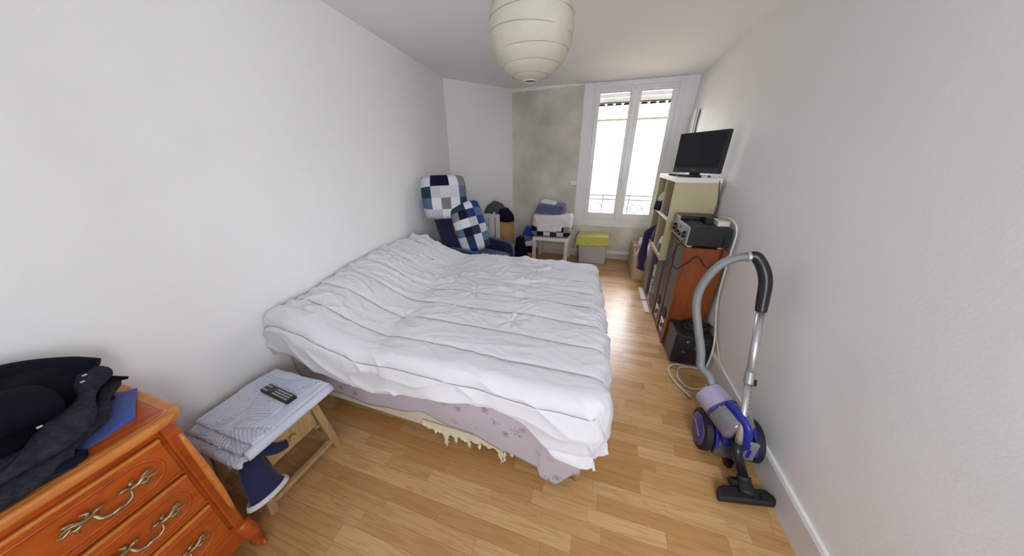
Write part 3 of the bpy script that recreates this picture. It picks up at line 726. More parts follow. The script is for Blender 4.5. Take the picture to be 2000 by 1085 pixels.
# drawers
def handle(parent, yc, zc, s_):
    """leafy rococo pull: two acanthus sprays joined by a drop bail"""
    x = front(yc)+.014; mb = MB()
    def stroke(pts, r): mb.tube(bez([(x+p[2], yc+s_*p[0], zc+p[1]) for p in pts], 6), [max(.0016, 1.25*r*(.35+.65*math.sin(PI*min(1, .15+.85*k/(6*(len(pts)-1)))))) for k in range(6*(len(pts)-1)+1)], 6, True)
    for q in (-1, 1):
        stroke([(q*.028, .004, 0), (q*.046, .006, .004), (q*.064, .014, .002), (q*.082, .012+.004*q, 0)], .0046)
        stroke([(q*.040, .004, 0), (q*.058, -.002, .004), (q*.070, .001, .001)], .0040)
        stroke([(q*.050, .008, 0), (q*.066, .022, .003), (q*.076, .024, .001)], .0036)
        stroke([(q*.044, .006, 0), (q*.036, .020, .004), (q*.046, .026, .001)], .0038)
        stroke([(q*.034, .006, 0), (q*.022, .014, .004), (q*.010, .010, .002)], .0040)
        stroke([(q*.052, .004, 0), (q*.062, -.012, .002), (q*.058, -.018, 0)], .0030)
        stroke([(q*.062, .008, 0), (q*.078, .000, .002), (q*.086, .004, 0)], .0030)
    stroke([(-.032, .002, .002), (-.027, -.014, .010), (-.012, -.022, .012), (0, -.020, .012), (.012, -.022, .012), (.027, -.014, .010), (.032, .002, .002)], .0046)
    mb.soft((x+.012, yc, zc-.020), (.010, .012, .010), 2.5, 4)
    mb.build('handle', 'brass', parent, smooth=True)
DZ = ((.565, .722), (.395, .552), (.205, .382)); DYa, DYb = DY0+.058, DY1-.060
for z0, z1 in DZ:
    mb = MB(); band(mb, DYa, DYb, z0, z1, -.004, .02); d_ = mb.build('drawer', 'cherry', D, bevel=.003)
    mb = MB(); band(mb, DYa, DYb, z1-.010, z1+.002, .004, .012); mb.build('drawer_moulding', 'cherry_light', d_, bevel=.004)
    mb = MB(); band(mb, DYa, DYb, z0, z0+.006, .001, .012); mb.build('drawer_moulding', 'cherry', d_, bevel=.002)
    # routed panel outline with round ends
    zc = (z0+z1)/2-.003; hh = (z1-z0)/2-.026; yr, yl = DYb-.022-hh, DYa+.022+hh; out_ = []
    for k in range(13): q = -PI/2+PI*k/12; out_.append((yr+hh*math.cos(q), zc+hh*math.sin(q)))
    for k in range(1, 16): out_.append((yr+(yl-yr)*k/16, zc+hh))
    for k in range(13): q = PI/2+PI*k/12; out_.append((yl+hh*math.cos(q), zc+hh*math.sin(q)))
    for k in range(1, 16): out_.append((yl+(yr-yl)*k/16, zc-hh))
    out_.append(out_[0])
    MB().tube([(front(y)-.0045, y, z) for y, z in out_], .0048, 6, False).build('panel_bead', 'cherry', d_, smooth=True)
    handle(d_, .085, zc+.004, 1); handle(d_, DY0+DY1-.085, zc+.004, -1)
# apron and feet
ys = [DYa-.02+(DYb-DYa+.04)*i/24 for i in range(25)]
lo = [(front(y)-.006, y, .135-.055*abs(((y-(DY0+DY1)/2)/.43))**2.5+.015*math.cos((y-(DY0+DY1)/2)*14)) for y in ys]
hi_ = [(front(y)-.006, y, .20) for y in ys]; mb = MB()
for i in range(24):
    p = [lo[i], lo[i+1], hi_[i+1], hi_[i]]; mb.add([Vector(q) for q in p]+[Vector(q)-Vector((.02, 0, 0)) for q in p], [(0, 1, 2, 3), (7, 6, 5, 4), (0, 4, 5, 1)])
mb.build('apron', 'cherry', D)
for s_, yc in ((1, DY1-.03), (-1, DY0+.03)):
    path = [(DX-.018, yc, .17), (DX+.004, yc+.008*s_, .12), (DX+.002, yc+.014*s_, .08), (DX-.012, yc+.010*s_, .045), (DX+.002, yc+.016*s_, .022)]
    pp = bez(path, 5); f_ = MB().tube(pp, [.030-.014*i/(len(pp)-1) for i in range(len(pp))], 12).build('foot', 'cherry', D, smooth=True)
    sc = [(DX+.010+.016*(1-k/30)*math.cos(k/30*9), yc+.018*s_, .022+.016*(1-k/30)*math.sin(k/30*9)) for k in range(31)]
    MB().tube(sc, [.010-.004*k/30 for k in range(31)], 8).build('foot_scroll', 'cherry', f_, smooth=True)
    MB().tube([(dback(yc)+.03, yc-.01*s_, .16), (dback(yc)+.03, yc-.01*s_, 0)], [.028, .018], 10).build('foot', 'cherry', D, smooth=True)

# clothes on the chest
def sheet(name, mt, P00, P10, P11, P01, amp, seed, n=(40, 40), thick=.006, fold_dir=0, fk=9, sag=None, parent=None):
    """draped cloth over a bilinear patch with folds along one direction"""
    rg = np.random.RandomState(seed).rand(8)*6.28; P00, P10, P11, P01 = map(Vector, (P00, P10, P11, P01)); V = []; Fc = []
    for i in range(n[0]+1):
        u = i/n[0]
        for j in range(n[1]+1):
            v = j/n[1]; p = P00*(1-u)*(1-v)+P10*u*(1-v)+P11*u*v+P01*(1-u)*v
            a_, b_ = (u, v) if fold_dir == 0 else (v, u)
            hgt = amp*(math.sin(fk*a_+rg[0]+1.4*math.sin(3*b_+rg[1]))*.6+.35*math.sin(fk*2.1*a_+rg[2]+2*b_)+.25*math.sin(7*b_+rg[3]+3*a_))
            edge = min(1, 5*min(u, 1-u)+.35)*min(1, 5*min(v, 1-v)+.35)
            p = p+Vector((0, 0, (hgt+amp)*edge))
            if sag: p = p+Vector((0, 0, sag(u, v)))
            V.append(p)
    for i in range(n[0]):
        for j in range(n[1]): q = i*(n[1]+1)+j; Fc.append((q, q+n[1]+1, q+n[1]+2, q+1))
    return MB().add(V, Fc).build(name, mt, parent, smooth=True, solid=thick)
zt = DT+.004
o = sheet('folded_shirt', 'blueshirt', (-1.24, .02, zt), (-1.27, .215, zt), (-1.45, .285, zt), (-1.60, .05, zt), .008, 3, (24, 24), .004, fk=6); tag(o, 'folded blue cotton shirt lying under dark coats on the chest', 'shirt')
def dome(h, p=1.0): return lambda u, v: h*(math.sin(PI*u)**p)*(math.sin(PI*v)**p)
def ridge_(h, c, wd): return lambda u, v: h*math.exp(-((v-c)/wd)**2)*(math.sin(PI*min(1, u*1.0)) ** .5 if 0 < u < 1 else 0)
K = thing('charcoal_cardigan', (-1.35, -.1, DT), 'charcoal grey knitted cardigan heaped along the chest edge', 'cardigan')
pth = bez([(-1.53, .235, .86), (-1.42, .215, .885), (-1.33, .17, .87), (-1.27, .10, .845), (-1.24, .0, .83), (-1.225, -.15, .825), (-1.22, -.35, .825)], 8)
MB().tube(pth, [.030+.014*math.sin(i*.35) for i in range(len(pth))], 18, flat=.75).build('body_fold', 'charcoal', K, smooth=True)
pth = bez([(-1.47, .245, .835), (-1.37, .205, .835), (-1.285, .14, .82), (-1.225, .05, .807), (-1.195, -.08, .802), (-1.185, -.3, .80)], 8)
MB().tube(pth, [.022+.008*math.sin(i*.5+1) for i in range(len(pth))], 14, flat=.7).build('hem_fold', 'charcoal', K, smooth=True)
sheet('front_panel', 'charcoal', (-1.20, -.55, zt+.005), (-1.20, .09, zt+.002), (-1.30, .13, .84), (-1.34, -.55, .86), .010, 8, (40, 16), .006, fk=8, parent=K)
o = MB().soft((-1.225, .085, .795), (.05, .06, .02), 3, 8, .1, 6, 4).build('dark_glove', 'darkcloth', smooth=True); tag(o, 'small dark crumpled cloth at the chest edge beside the cardigan', 'cloth')
CO = thing('black_coat', (-1.45, -.1, DT+.03), 'black navy wool coat with pale buttons folded on top of the clothes heap', 'coat')
V = []; Fc = []; nu, nv = 70, 40; rg = np.random.RandomState(2).rand(10)*6.28
for i in range(nu+1):
    u = i/nu; yy = -.60+.845*u
    xb = wl(yy)+.03; xf = -1.255-.16*max(0, (u-.62)/.38)**1.4
    for j in range(nv+1):
        v = j/nv; xx = xb+(xf-xb)*v
        prof = math.sin(PI*min(1, .10+.86*v)**.9)**.7
        h_ = (.055+.105*prof)*(1-max(0, (u-.90)/.10)**2*.75)
        h_ += .016*math.sin(6*u+9*v+rg[0])+.010*math.sin(13*v+4*u+rg[1]+math.sin(5*u))+.008*math.sin(17*u-6*v+rg[2])
        if v > .9: h_ *= 1-.6*(v-.9)/.1
        V.append((xx, yy+.012*math.sin(8*v+rg[3]), DT+.015+max(.01, h_)))
for i in range(nu):
    for j in range(nv): q = i*(nv+1)+j; Fc.append((q, q+1, q+nv+2, q+nv+1))
MB().add(V, Fc).build('coat_body', 'coal', CO, smooth=True, solid=.008)
pth = bez([(-1.36, -.50, .91), (-1.35, -.25, .945), (-1.35, -.05, .945), (-1.365, .07, .925), (-1.38, .125, .905)], 8)
sl_ = MB().tube(pth, [.060+.014*i/(len(pth)-1) for i in range(len(pth))], 24, False, flat=.62).build('sleeve', 'coal', CO, smooth=True, solid=.006)
pth = bez([(-1.60, -.2, .915), (-1.57, .02, .935), (-1.54, .13, .945), (-1.50, .205, .925), (-1.47, .245, .90)], 8)
MB().tube(pth, [.060-.020*i/(len(pth)-1) for i in range(len(pth))], 18, True, flat=.7).build('collar_fold', 'coal', CO, smooth=True)
pth = bez([(-1.56, .12, .90), (-1.49, .20, .885), (-1.43, .245, .865), (-1.41, .275, .85)], 8)
MB().tube(pth, [.04, *[.036-.030*i/(len(pth)-1) for i in range(1, len(pth))]], 12, True, flat=.5).build('lapel_tip', 'coal', CO, smooth=True)
for p in (PX(165, 732, -1.38), PX(161, 745, -1.37), PX(77, 833, -1.26)):
    MB().soft(p, (.007, .010, .005), 2.2, 5).build('button', 'greyplastic', CO, smooth=True)

# ================================================================ BEDSIDE TABLE
BT = thing('bedside_table', (-1.43, .52, 0), 'small raw pine bedside table with splayed legs and one drawer', 'table')
TZ = .385; fx, bx = -1.285, -1.60
for (xt, yt_, xb, yb_) in ((fx, .40, fx, .352), (fx, .655, fx, .695), (bx, .40, bx, .352), (bx, .655, bx, .695)):
    MB().bar((xt, yt_, TZ-.02), (xb, yb_, 0), .036, .030, (1, 0, 0)).build('leg', 'pine', BT, bevel=.004)
MB().box(bx-.03, fx+.035, .365, .705, TZ-.018, TZ).build('table_top', 'pine', BT, bevel=.005)
MB().box(bx, fx-.012, .40, .66, .23, TZ-.018).build('drawer_case', 'pine', BT, bevel=.002)
dr = MB().box(fx-.012, fx+.010, .418, .638, .232, TZ-.030).build('drawer', 'pine', BT, bevel=.004)
p = Vector((fx+.010, .521, .298)); MB().tube([p, p+Vector((.008, 0, 0)), p+Vector((.018, 0, 0)), p+Vector((.024, 0, 0))], [.008, .007, .015, .010], 16).build('knob', 'pine', dr, smooth=True)
MB().bar((fx, .362, .055), (fx, .685, .055), .026, .024).build('stretcher', 'pine', BT, bevel=.003)
for y_ in (.365, .682): MB().bar((fx-.01, y_, .062), (bx+.01, y_, .062), .022, .020).build('stretcher', 'pine', BT, bevel=.003)
MB().bar((fx-.01, .645, .20), (bx, .645, .20), .02, .02).build('stretcher', 'pine', BT)
# quilted bedspread, folded
Q = thing('quilted_bedspread', (-1.40, .53, TZ), 'folded pale blue bedspread quilted with leaf motifs on the bedside table', 'bedspread')
M['quilt'] = fabric('pale_blue_quilted_cotton', sr(200, 206, 220), .05, 6, .1, .12, 240)
LEAVES = [(-1.50, .42, 1.05, .20, .075), (-1.40, .56, 2.6, .24, .085), (-1.30, .44, .3, .20, .075), (-1.56, .60, -.9, .20, .075), (-1.33, .66, .9, .20, .07), (-1.27, .36, 1.9, .16, .06), (-1.44, .36, 3.0, .18, .06), (-1.47, .69, .1, .20, .06)]
def leafh(x, y):
    for (cx, cy_, an, ln, wd) in LEAVES:
        dx, dy = x-cx, y-cy_; a_ = dx*math.cos(an)+dy*math.sin(an); b_ = -dx*math.sin(an)+dy*math.cos(an)
        u = a_/ln+.5
        if 0 < u < 1:
            wdt = wd*math.sin(PI*u**.8)**.7
            if abs(b_) < wdt:
                rib = abs(math.sin((a_-abs(b_)*.9)*PI/.019)); edge = min(1, (wdt-abs(b_))/.012)
                return .0085*edge*rib**.8*min(1, abs(b_)/.004)
    return .0022+.0006*math.sin((x+y)*300)
def slab(name, x0, x1, y0, y1, z0, th, seed, droop=0, dy=0, n1=110, n2=100):
    V = []; Fc = []; rg = np.random.RandomState(seed).rand(4)*6
    for i in range(n1+1):
        for j in range(n2+1):
            u, v = i/n1, j/n2; z = z0+.004*math.sin(5*u+rg[0])+.003*math.sin(6*v+rg[1])
            x, y_ = x0+(x1-x0)*u+dy*v, y0+(y1-y0)*v
            e = min(u, 1-u)*(x1-x0); e2 = min(v, 1-v)*(y1-y0); ed = min(e, e2)
            z -= .006*max(0, 1-ed/.012)**2
            ov = max(0, .035-(y_-y0)); z -= droop*ov*6*ov
            V.append((x, y_, z+th+leafh(x, y_)))
    for i in range(n1):
        for j in range(n2): q = i*(n2+1)+j; Fc.append((q, q+n2+1, q+n2+2, q+1))
    return MB().add(V, Fc).build(name, 'quilt', Q, smooth=True, solid=th*.9)
slab('lower_fold', -1.60, -1.235, .318, .705, TZ, .014, 1, 2)
slab('middle_fold', -1.61, -1.215, .35, .715, TZ+.017, .016, 2, 1)
slab('upper_fold', -1.615, -1.225, .385, .735, TZ+.036, .022, 3, .6)
pth = [(-1.224, y_, TZ+.034) for y_ in np.linspace(.352, .73, 12)]
MB().tube(pth, .022, 12, True).build('fold_edge', 'quilt', Q, smooth=True)
# remote control
c = PZ(545, 771, TZ+.066); Rm_ = Matrix.Translation(c) @ rot('Z', math.radians(-5))
RC = thing('remote_control', c, 'black television remote control lying on the folded bedspread', 'remote')
mb = MB(); mb.X = Rm_; mb.box(-.105, .105, -.024, .024, .0, .017); mb.build('body', 'black', RC, bevel=.006, seg=3)
mb = MB(); mb.X = Rm_
for r_ in range(3):
    for k in range(9): mb.box(-.02+k*.0125, -.013+k*.0125, -.015+r_*.012, -.009+r_*.012, .017, .0185)
for k in range(3):
    for r_ in range(2): mb.box(-.095+k*.012, -.088+k*.012, -.015+r_*.022, -.008+r_*.022, .017, .0185)
tag(mb.build('keys', 'greyplastic', RC), kind='stuff')
mb = MB(); mb.X = Rm_; mb.lathe([(.013, .017), (.013, .0185), (.009, .0185)], (-.048, 0, 0), 20); mb.build('navigation_ring', 'darkgrey', RC)
# navy garment with a white band hanging below the bedspread
G = thing('navy_garment', (-1.25, .36, .18), 'navy sleeve with white band hanging from the bedside table', 'garment')
pA, pB = PX(480, 900, -1.245), PX(510, 952, -1.225)
ax_ = [Vector((-1.31, .378, .360)), Vector((-1.265, .365, .335)), Vector((-1.24, .355, .29)), Vector((-1.215, .35, .235)), Vector((-1.205, .348, .205))]
path = bez(ax_, 6); k = len(path)
MB().tube(path, [.030+.034*(i/(k-1))**1.1 for i in range(k)], 22, False, flat=.55, up=(1, 0, .3)).build('sleeve', 'navy', G, smooth=True, solid=.004)
b0, b1 = path[-3], path[-1]+(path[-1]-path[-3])*1.0
MB().tube([b0, b0.lerp(b1, .5), b1], [.066, .070, .072], 22, False, flat=.55, up=(1, 0, .3)).build('white_band', 'whitetrim', G, smooth=True, solid=.006)
path = bez([(-1.33, .42, .39), (-1.27, .43, .345), (-1.255, .455, .315), (-1.25, .49, .30)], 6)
MB().tube(path, [.034-.016*i/(len(path)-1) for i in range(len(path))], 16, True, flat=.6).build('second_sleeve', 'navy', G, smooth=True)

# ================================================================ ARMCHAIR
AC = thing('armchair', (-1.45, 2.84, 0), 'high-backed navy fabric armchair behind the bed', 'armchair')
def tr(a_, c_): return Matrix.Translation(Vector(c_)) @ rot('Y', a_)
def softp(name, mt, c_, size, k_=6, R=None, amp=0, seed=0, par=AC, n=12, pinch=0):
    return MB().soft(c_, size, k_, n, amp, 5, seed, R=R.to_3x3() if R else None, pinch=pinch).build(name, mt, par, smooth=True)
AY = 2.83
softp('seat', 'navy_light', (-1.32, AY, .37), (.62, .50, .17), 5, amp=.008)
softp('seat_base', 'navy', (-1.34, AY, .22), (.58, .56, .18), 7)
Rb = rot('Y', math.radians(-17))
bk = softp('backrest', 'navy', (-1.70, AY, .74), (.16, .52, .86), 6, Rb, .006)
softp('lumbar_cushion', 'navy', (-1.635, AY, .56), (.12, .46, .30), 4, Rb, .01)
softp('headrest_cushion', 'navy', (-1.68, AY, .80), (.13, .46, .24), 4, Rb, .01)
for yy in (AY-.285, AY+.285):
    pts = [(-1.68, .12), (-1.68, .46), (-1.62, .53), (-1.45, .565), (-1.14, .555), (-1.065, .53), (-1.04, .47), (-1.04, .12)]
    ar = MB().prism([(x, yy-.035, z) for x, z in pts], (0, .07, 0)).build('armrest', 'navy', AC, bevel=.022, seg=4)
    tp_ = bez([(-1.66, yy, .47), (-1.61, yy, .535), (-1.45, yy, .567), (-1.14, yy, .558), (-1.062, yy, .53), (-1.036, yy, .46), (-1.036, yy, .15)], 6)
    MB().tube(tp_, .016, 8, True).build('piping', 'navy_light', ar, smooth=True)
for (x, y_) in ((-1.10, AY-.24), (-1.10, AY+.24), (-1.62, AY-.24), (-1.62, AY+.24)):
    MB().cyl((x, y_, 0), (x, y_, .14), .016, .022, 12).build('leg', 'black', AC)

AC.rotation_euler.z = math.radians(-14); AC.location = (-1.42, 2.93, 0)
# patchwork cushions
def cushion(name, Mx, w_, h_, th, mt, label, group=None, ex=.45, rc=.26):
    n_ = 26; V = []; Fc = []; UV = []
    for side in (1, -1):
        for i in range(n_+1):
            for j in range(n_+1):
                u, v = 2*i/n_-1, 2*j/n_-1
                e = max(0, (1-u**4)*(1-v**4)); z = side*th/2*e**ex
                pin = 1-.05*(1-abs(v)**2)*abs(u)**3; pin2 = 1-.05*(1-abs(u)**2)*abs(v)**3
                z += .004*math.sin(7*u+3*v)*e
                uu, vv = u*math.sqrt(1-rc*v*v*abs(v)), v*math.sqrt(1-rc*u*u*abs(u)); V.append(Mx @ Vector((uu*w_/2*pin, vv*h_/2*pin2, z))); UV.append((i/n_*.999 if side > 0 else .999-i/n_*.998, j/n_*.999))
    o0 = (n_+1)**2
    for i in range(n_):
        for j in range(n_):
            q = i*(n_+1)+j
            Fc.append((q, q+n_+1, q+n_+2, q+1)); Fc.append((o0+q, o0+q+1, o0+q+n_+2, o0+q+n_+1))
    o = MB().add(V, Fc, UV).build(name, mt, smooth=True); tag(o, label, 'cushion', group)
    return o
def basis(c_, xdir, ydir):
    x = Vector(xdir).normalized(); z = x.cross(Vector(ydir)).normalized(); y_ = z.cross(x)
    return Matrix.Translation(Vector(c_)) @ Matrix((x, y_, z)).transposed().to_4x4()
# headrest cushion hung over the top of the backrest
tl, trr, bl = PY(815, 348, 2.62), PY(880, 352, 2.90), PY(823, 425, 2.62)
cushion('patchwork_cushion', basis((-1.675, 2.805, 1.11), (.80, .60, 0), (-.10, .06, 1)), .52, .50, .19, patch_mat('patchwork_upright', 5, 4, 3), 'blue and white patchwork cushion on top of the armchair back')
CM2 = basis((-1.395, 2.835, .785), (.80, .55, .22), (-.36, .08, .90))
c2 = cushion('patchwork_cushion', CM2, .38, .60, .14, patch_mat('patchwork_leaning', 4, 6, 8), 'grey and blue patchwork cushion with red tag leaning on armchair seat')
mb = MB(); mb.X = CM2; mb.box(-.188, -.168, -.05, .02, .0, .006); mb.build('red_tag', mat('red_tag_cloth', sr(200, 60, 56), .8, var=.1), c2)

# ================================================================ BOXES AND CLOTHES BEHIND THE ARMCHAIR
def carton(name, x0, x1, y0, y1, z0, z1, mt, label, open_=False, rotz=0, t=.006):
    c_ = Vector(((x0+x1)/2, (y0+y1)/2, z0)); X = Matrix.Translation(c_) @ rot('Z', rotz) @ Matrix.Translation(-c_)
    T0 = thing(name, c_, label, 'box')
    mb = MB(); mb.X = X
    mb.box(x0, x1, y0, y0+t, z0, z1).box(x0, x1, y1-t, y1, z0, z1).box(x0, x0+t, y0+t, y1-t, z0, z1).box(x1-t, x1, y0+t, y1-t, z0, z1).box(x0+t, x1-t, y0+t, y1-t, z0, z0+t)
    mb.build('box_walls', mt, T0)
    if not open_:
        ym = (y0+y1)/2
        for (a_, b_) in ((y0, ym-.001), (ym+.001, y1)):
            mb = MB(); mb.X = X; mb.box(x0, x1, a_, b_, z1, z1+t); mb.build('flap', mt, T0)
        mb = MB(); mb.X = X; mb.box(x0+.002, x1-.002, ym-.024, ym+.024, z1+t, z1+t+.001); mb.build('tape', 'cardin', T0)
    return T0, X
T0, X = carton('white_carton', -1.70, -1.30, 3.44, 3.58, 0, .80, 'cardwhite', 'tall pale cardboard carton with black printing behind the armchair', rotz=-.08)
rg = random.Random(9); yb = 3.439
def printrow(mb, x0, z0, n_, w_, h_, g, vert=False):
    for k in range(n_):
        q = rg.uniform(.5, 1)
        if vert: mb.box(x0, x0+h_*rg.uniform(.6, 1), yb-.001, yb, z0-(k+1)*(w_+g), z0-(k+1)*(w_+g)+w_*q)
        else: mb.box(x0+k*(w_+g), x0+k*(w_+g)+w_*q, yb-.001, yb, z0, z0+h_)
mb = MB(); mb.X = X
printrow(mb, -1.47, .77, 9, .013, .020, .006, True); printrow(mb, -1.44, .765, 7, .010, .012, .008, True); printrow(mb, -1.41, .78, 10, .012, .016, .004, True); printrow(mb, -1.375, .79, 5, .008, .008, .006, True)
for i in range(5):
    for j in range(5):
        if rg.random() < .6: mb.box(-1.545+i*.009, -1.538+i*.009, yb-.001, yb, .74+j*.010, .748+j*.010)
mb.bar((-1.42, yb-.0005, .50), (-1.33, yb-.0005, .47), .006, .001, (0, 1, 0)); mb.bar((-1.33, yb-.0005, .53), (-1.33, yb-.0005, .47), .006, .001, (0, 1, 0))
mb.build('print', 'ink', T0)
mb = MB(); mb.X = X; mb.box(-1.315, -1.301, 3.4385, 3.44, .02, .795); mb.build('red_edge', mat('red_edge_tape', sr(180, 96, 96), .7, var=.1), T0)
carton('brown_carton', -1.61, -1.21, 3.66, 3.95, 0, .685, 'card', 'brown cardboard carton standing against the corner wall with jacket on top', rotz=-.1)
J = thing('crumpled_jacket', (-1.38, 3.76, .69), 'grey green anorak with navy lining crumpled on the brown carton', 'jacket')
MB().heap((-1.42, 3.76, .692), .19, .15, .25, 11, .2, .16, 2.4, fk=4).build('shell', 'olive', J, smooth=True)
MB().heap((-1.30, 3.71, .692), .18, .12, .175, 14, -.2, .15, 2.4, fk=4).build('lining', 'darkcloth', J, smooth=True)
MB().box(-1.405, -1.375, 3.600, 3.604, .80, .825).build('label', 'paper', J)
T0, X = carton('clothes_box', -1.155, -.865, 3.93, 4.18, 0, .165, 'card', 'low open cardboard box overflowing with clothes beside the white table', True)
for nm, mt, c_, rx, ry, h, sd, lb in (
    ('navy_trousers', 'darkcloth', (-1.02, 4.05, .12), .15, .13, .16, 21, 'dark navy trousers stuffed in the low open cardboard box'),
    ('white_tshirt', 'whitefab', (-.99, 4.03, .265), .13, .10, .085, 22, 'crumpled white shirt on top of the clothes box'),
    ('grey_sweater', 'greycloth', (-1.03, 4.08, .325), .13, .10, .09, 23, 'grey striped sweater heaped among the clothes above the low box'),
    ('blue_tracksuit', 'royal', (-.985, 4.12, .395), .13, .09, .13, 24, 'bright blue sports top crowning the clothes pile by the wall'),
    ('black_pullover', 'darkcloth', (-1.06, 3.79, .0), .13, .12, .42, 25, 'black pullover heap between brown carton and clothes box'),
    ('dark_jeans', 'denim', (-1.13, 3.58, .0), .09, .08, .22, 26, 'grey blue jeans piled on the floor beside the armchair'),
    ('navy_scarf', 'darkcloth', (-.93, 3.74, .0), .08, .07, .10, 27, 'navy cloth with thin stripes on the floor before the clothes box')):
    o = MB().heap(c_, rx, ry, h, sd, .3*sd, .2, 2.8, fk=4.5).build(nm, mt, smooth=True); tag(o, lb, 'clothes')
# white side table
ST = thing('side_table', (-.63, 4.15, 0), 'square white side table against the grey cement wall', 'table')
MB().box(-.895, -.365, 3.885, 4.415, .385, .435).build('table_top', 'whitelac', ST, bevel=.003)
for x in (-.87, -.39):
    for y_ in (3.91, 4.39): MB().box(x-.025, x+.025, y_-.025, y_+.025, 0, .385).build('leg', 'whitelac', ST, bevel=.003)
V = MB(); cushion('patchwork_cushion', Matrix.Translation((-.64, 4.15, .522)) @ rot('X', 0), .62, .52, .17, patch_mat('patchwork_flat', 6, 5, 5), 'patchwork cushion lying flat on the white side table under linen', ex=.2, rc=.12)
BL = thing('folded_linen', (-.62, 4.12, .57), 'pile of folded white linen on the patchwork cushion', 'linen')
MB().soft((-.66, 4.10, .665), (.52, .42, .20), 5, 16, .035, 5, 6).build('sheet_pile', 'whitefab', BL, smooth=True)
MB().soft((-.46, 4.12, .64), (.24, .34, .24), 3.5, 14, .05, 5, 9).build('side_bundle', 'whitefab', BL, smooth=True)
sheet('hanging_corner', 'whitefab', (-.88, 3.885, .73), (-.45, 3.885, .73), (-.47, 3.872, .545), (-.80, 3.868, .53), .004, 6, (26, 20), .004, fk=6, parent=BL)
JN = thing('folded_jeans', (-.68, 4.12, .765), 'stack of folded faded blue jeans on the white linen', 'jeans')
for k in range(3): MB().soft((-.68+.01*k, 4.10, .79+.042*k), (.44-.02*k, .30, .055), 4, 16, .03, 6, 30+k).build('fold', 'denim', JN, smooth=True)
o = MB(); o.X = Matrix.Translation((-.70, 4.05, .925)) @ rot('Z', -.25) @ rot('X', .25) @ rot('Y', .12); o.soft((0, 0, 0), (.22, .11, .035), 6, 8, .01); o = o.build('paper_packet', 'paper', smooth=True); tag(o, 'white paper packet resting on top of the folded jeans', 'packet')
# storage box with lime towel
SB = thing('storage_box', (-.01, 4.30, 0), 'pale grey plastic storage box below the window', 'box')
mb = MB(); mb.add([(-.205, 4.175, 0), (.185, 4.165, 0), (.195, 4.44, 0), (-.19, 4.44, 0), (-.235, 4.165, .39), (.195, 4.155, .39), (.205, 4.455, .39), (-.225, 4.455, .39)], [(0, 3, 2, 1), (4, 5, 6, 7), (0, 1, 5, 4), (1, 2, 6, 5), (2, 3, 7, 6), (3, 0, 4, 7)])
mb.build('tub', 'greyplastic', SB, bevel=.012, seg=3)
MB().box(-.245, .205, 4.148, 4.465, .388, .410).build('lid', 'greyplastic', SB, bevel=.008)
LT = thing('lime_towel', (-.01, 4.30, .412), 'lime green towel draped over the grey storage box', 'towel')
V = []; Fc = []; n1, n2 = 60, 50
for i in range(n1+1):
    for j in range(n2+1):
        s1, t1 = -.31+.62*i/n1, -.12+.46*j/n2
        x, y_, z = s1, 4.15+t1, .432+.006*math.sin(14*s1+3*t1)+.004*math.sin(21*t1+5*s1)
        if t1 < 0: y_ = 4.148-.012-.004*math.sin(23*s1); z = .432+t1*(1.0+.25*math.sin(5*s1+1)-.35*s1/.3)
        if s1 > .21: z -= (s1-.21)*1.9; x = .21+(s1-.21)*.15
        if s1 < -.25: z -= (-.25-s1)*1.5; x = -.25+(s1+.25)*.2
        V.append((x-.008, y_, z))
for i in range(n1):
    for j in range(n2): q = i*(n2+1)+j; Fc.append((q, q+n2+1, q+n2+2, q+1))
MB().add(V, Fc).build('towel_cloth', 'lime', LT, smooth=True, solid=.007)

# ================================================================ RIGHT SIDE: SPEAKERS, AMPLIFIER, SHELF, TELEVISION
def speaker(y0, label):
    S_ = thing('floor_speaker', (.81, y0+.13, 0), label, 'speaker')
    x0, x1, y1, zt_ = .665, .945, y0+.252, .88
    MB().box(x0+.016, x1, y0, y1, 0, zt_).build('cabinet', 'walnut', S_, bevel=.003)
    rim = MB().box(x0, x0+.016, y0, y0+.016, 0, zt_).box(x0, x0+.016, y1-.016, y1, 0, zt_).box(x0, x0+.016, y0+.016, y1-.016, zt_-.016, zt_).box(x0, x0+.016, y0+.016, y1-.016, 0, .016)
    rim.build('front_rim', 'walnut', S_)
    MB().box(x0+.006, x0+.016, y0+.017, y1-.017, .33, zt_-.017).build('grille', 'grille', S_, bevel=.003)
    bf = MB().box(x0+.010, x0+.016, y0+.017, y1-.017, .017, .328).build('baffle', 'greycab', S_)
    c_ = Vector((x0+.010, (y0+y1)/2, .245)); MB().tube([c_, c_-Vector((.006, 0, 0)), c_-Vector((.007, 0, 0))], [.048, .048, .036], 24).build('bass_port', 'blackmat', bf)
    pl = MB().box(x0+.004, x0+.010, y0+.07, y1-.07, .055, .17).build('control_plate', 'silver', bf, bevel=.002)
    c_ = Vector((x0+.004, (y0+y1)/2, .115)); MB().tube([c_, c_-Vector((.010, 0, 0))], [.024, .020], 20).build('control_knob', 'black', bf)
    return S_
speaker(2.275, 'tall wood veneer floor speaker under the amplifier, beside the black subwoofer')
speaker(2.533, 'tall wood veneer floor speaker under the amplifier, beside the shelf')
GS = thing('grey_speaker', (.81, 2.93, 0), 'dark grey upright cabinet standing under the shelf next to the wooden speakers', 'cabinet')
MB().box(.675, .945, 2.80, 3.06, 0, .60).build('cabinet', 'greycab', GS, bevel=.006)
MB().box(.668, .675, 2.815, 3.045, .02, .585).build('front_panel', 'grille', GS, bevel=.003)
MB().tube([(.668, 2.93, .20), (.664, 2.93, .20)], [.022, .018], 16).build('badge', 'silver', GS)
PB = thing('magazine_box', (.80, 3.16, 0), 'white box with black print standing on the floor under the shelf', 'box')
MB().box(.69, .93, 3.085, 3.25, 0, .40).build('box_body', 'cardwhite', PB, bevel=.003)
mb = MB(); rg = random.Random(12)
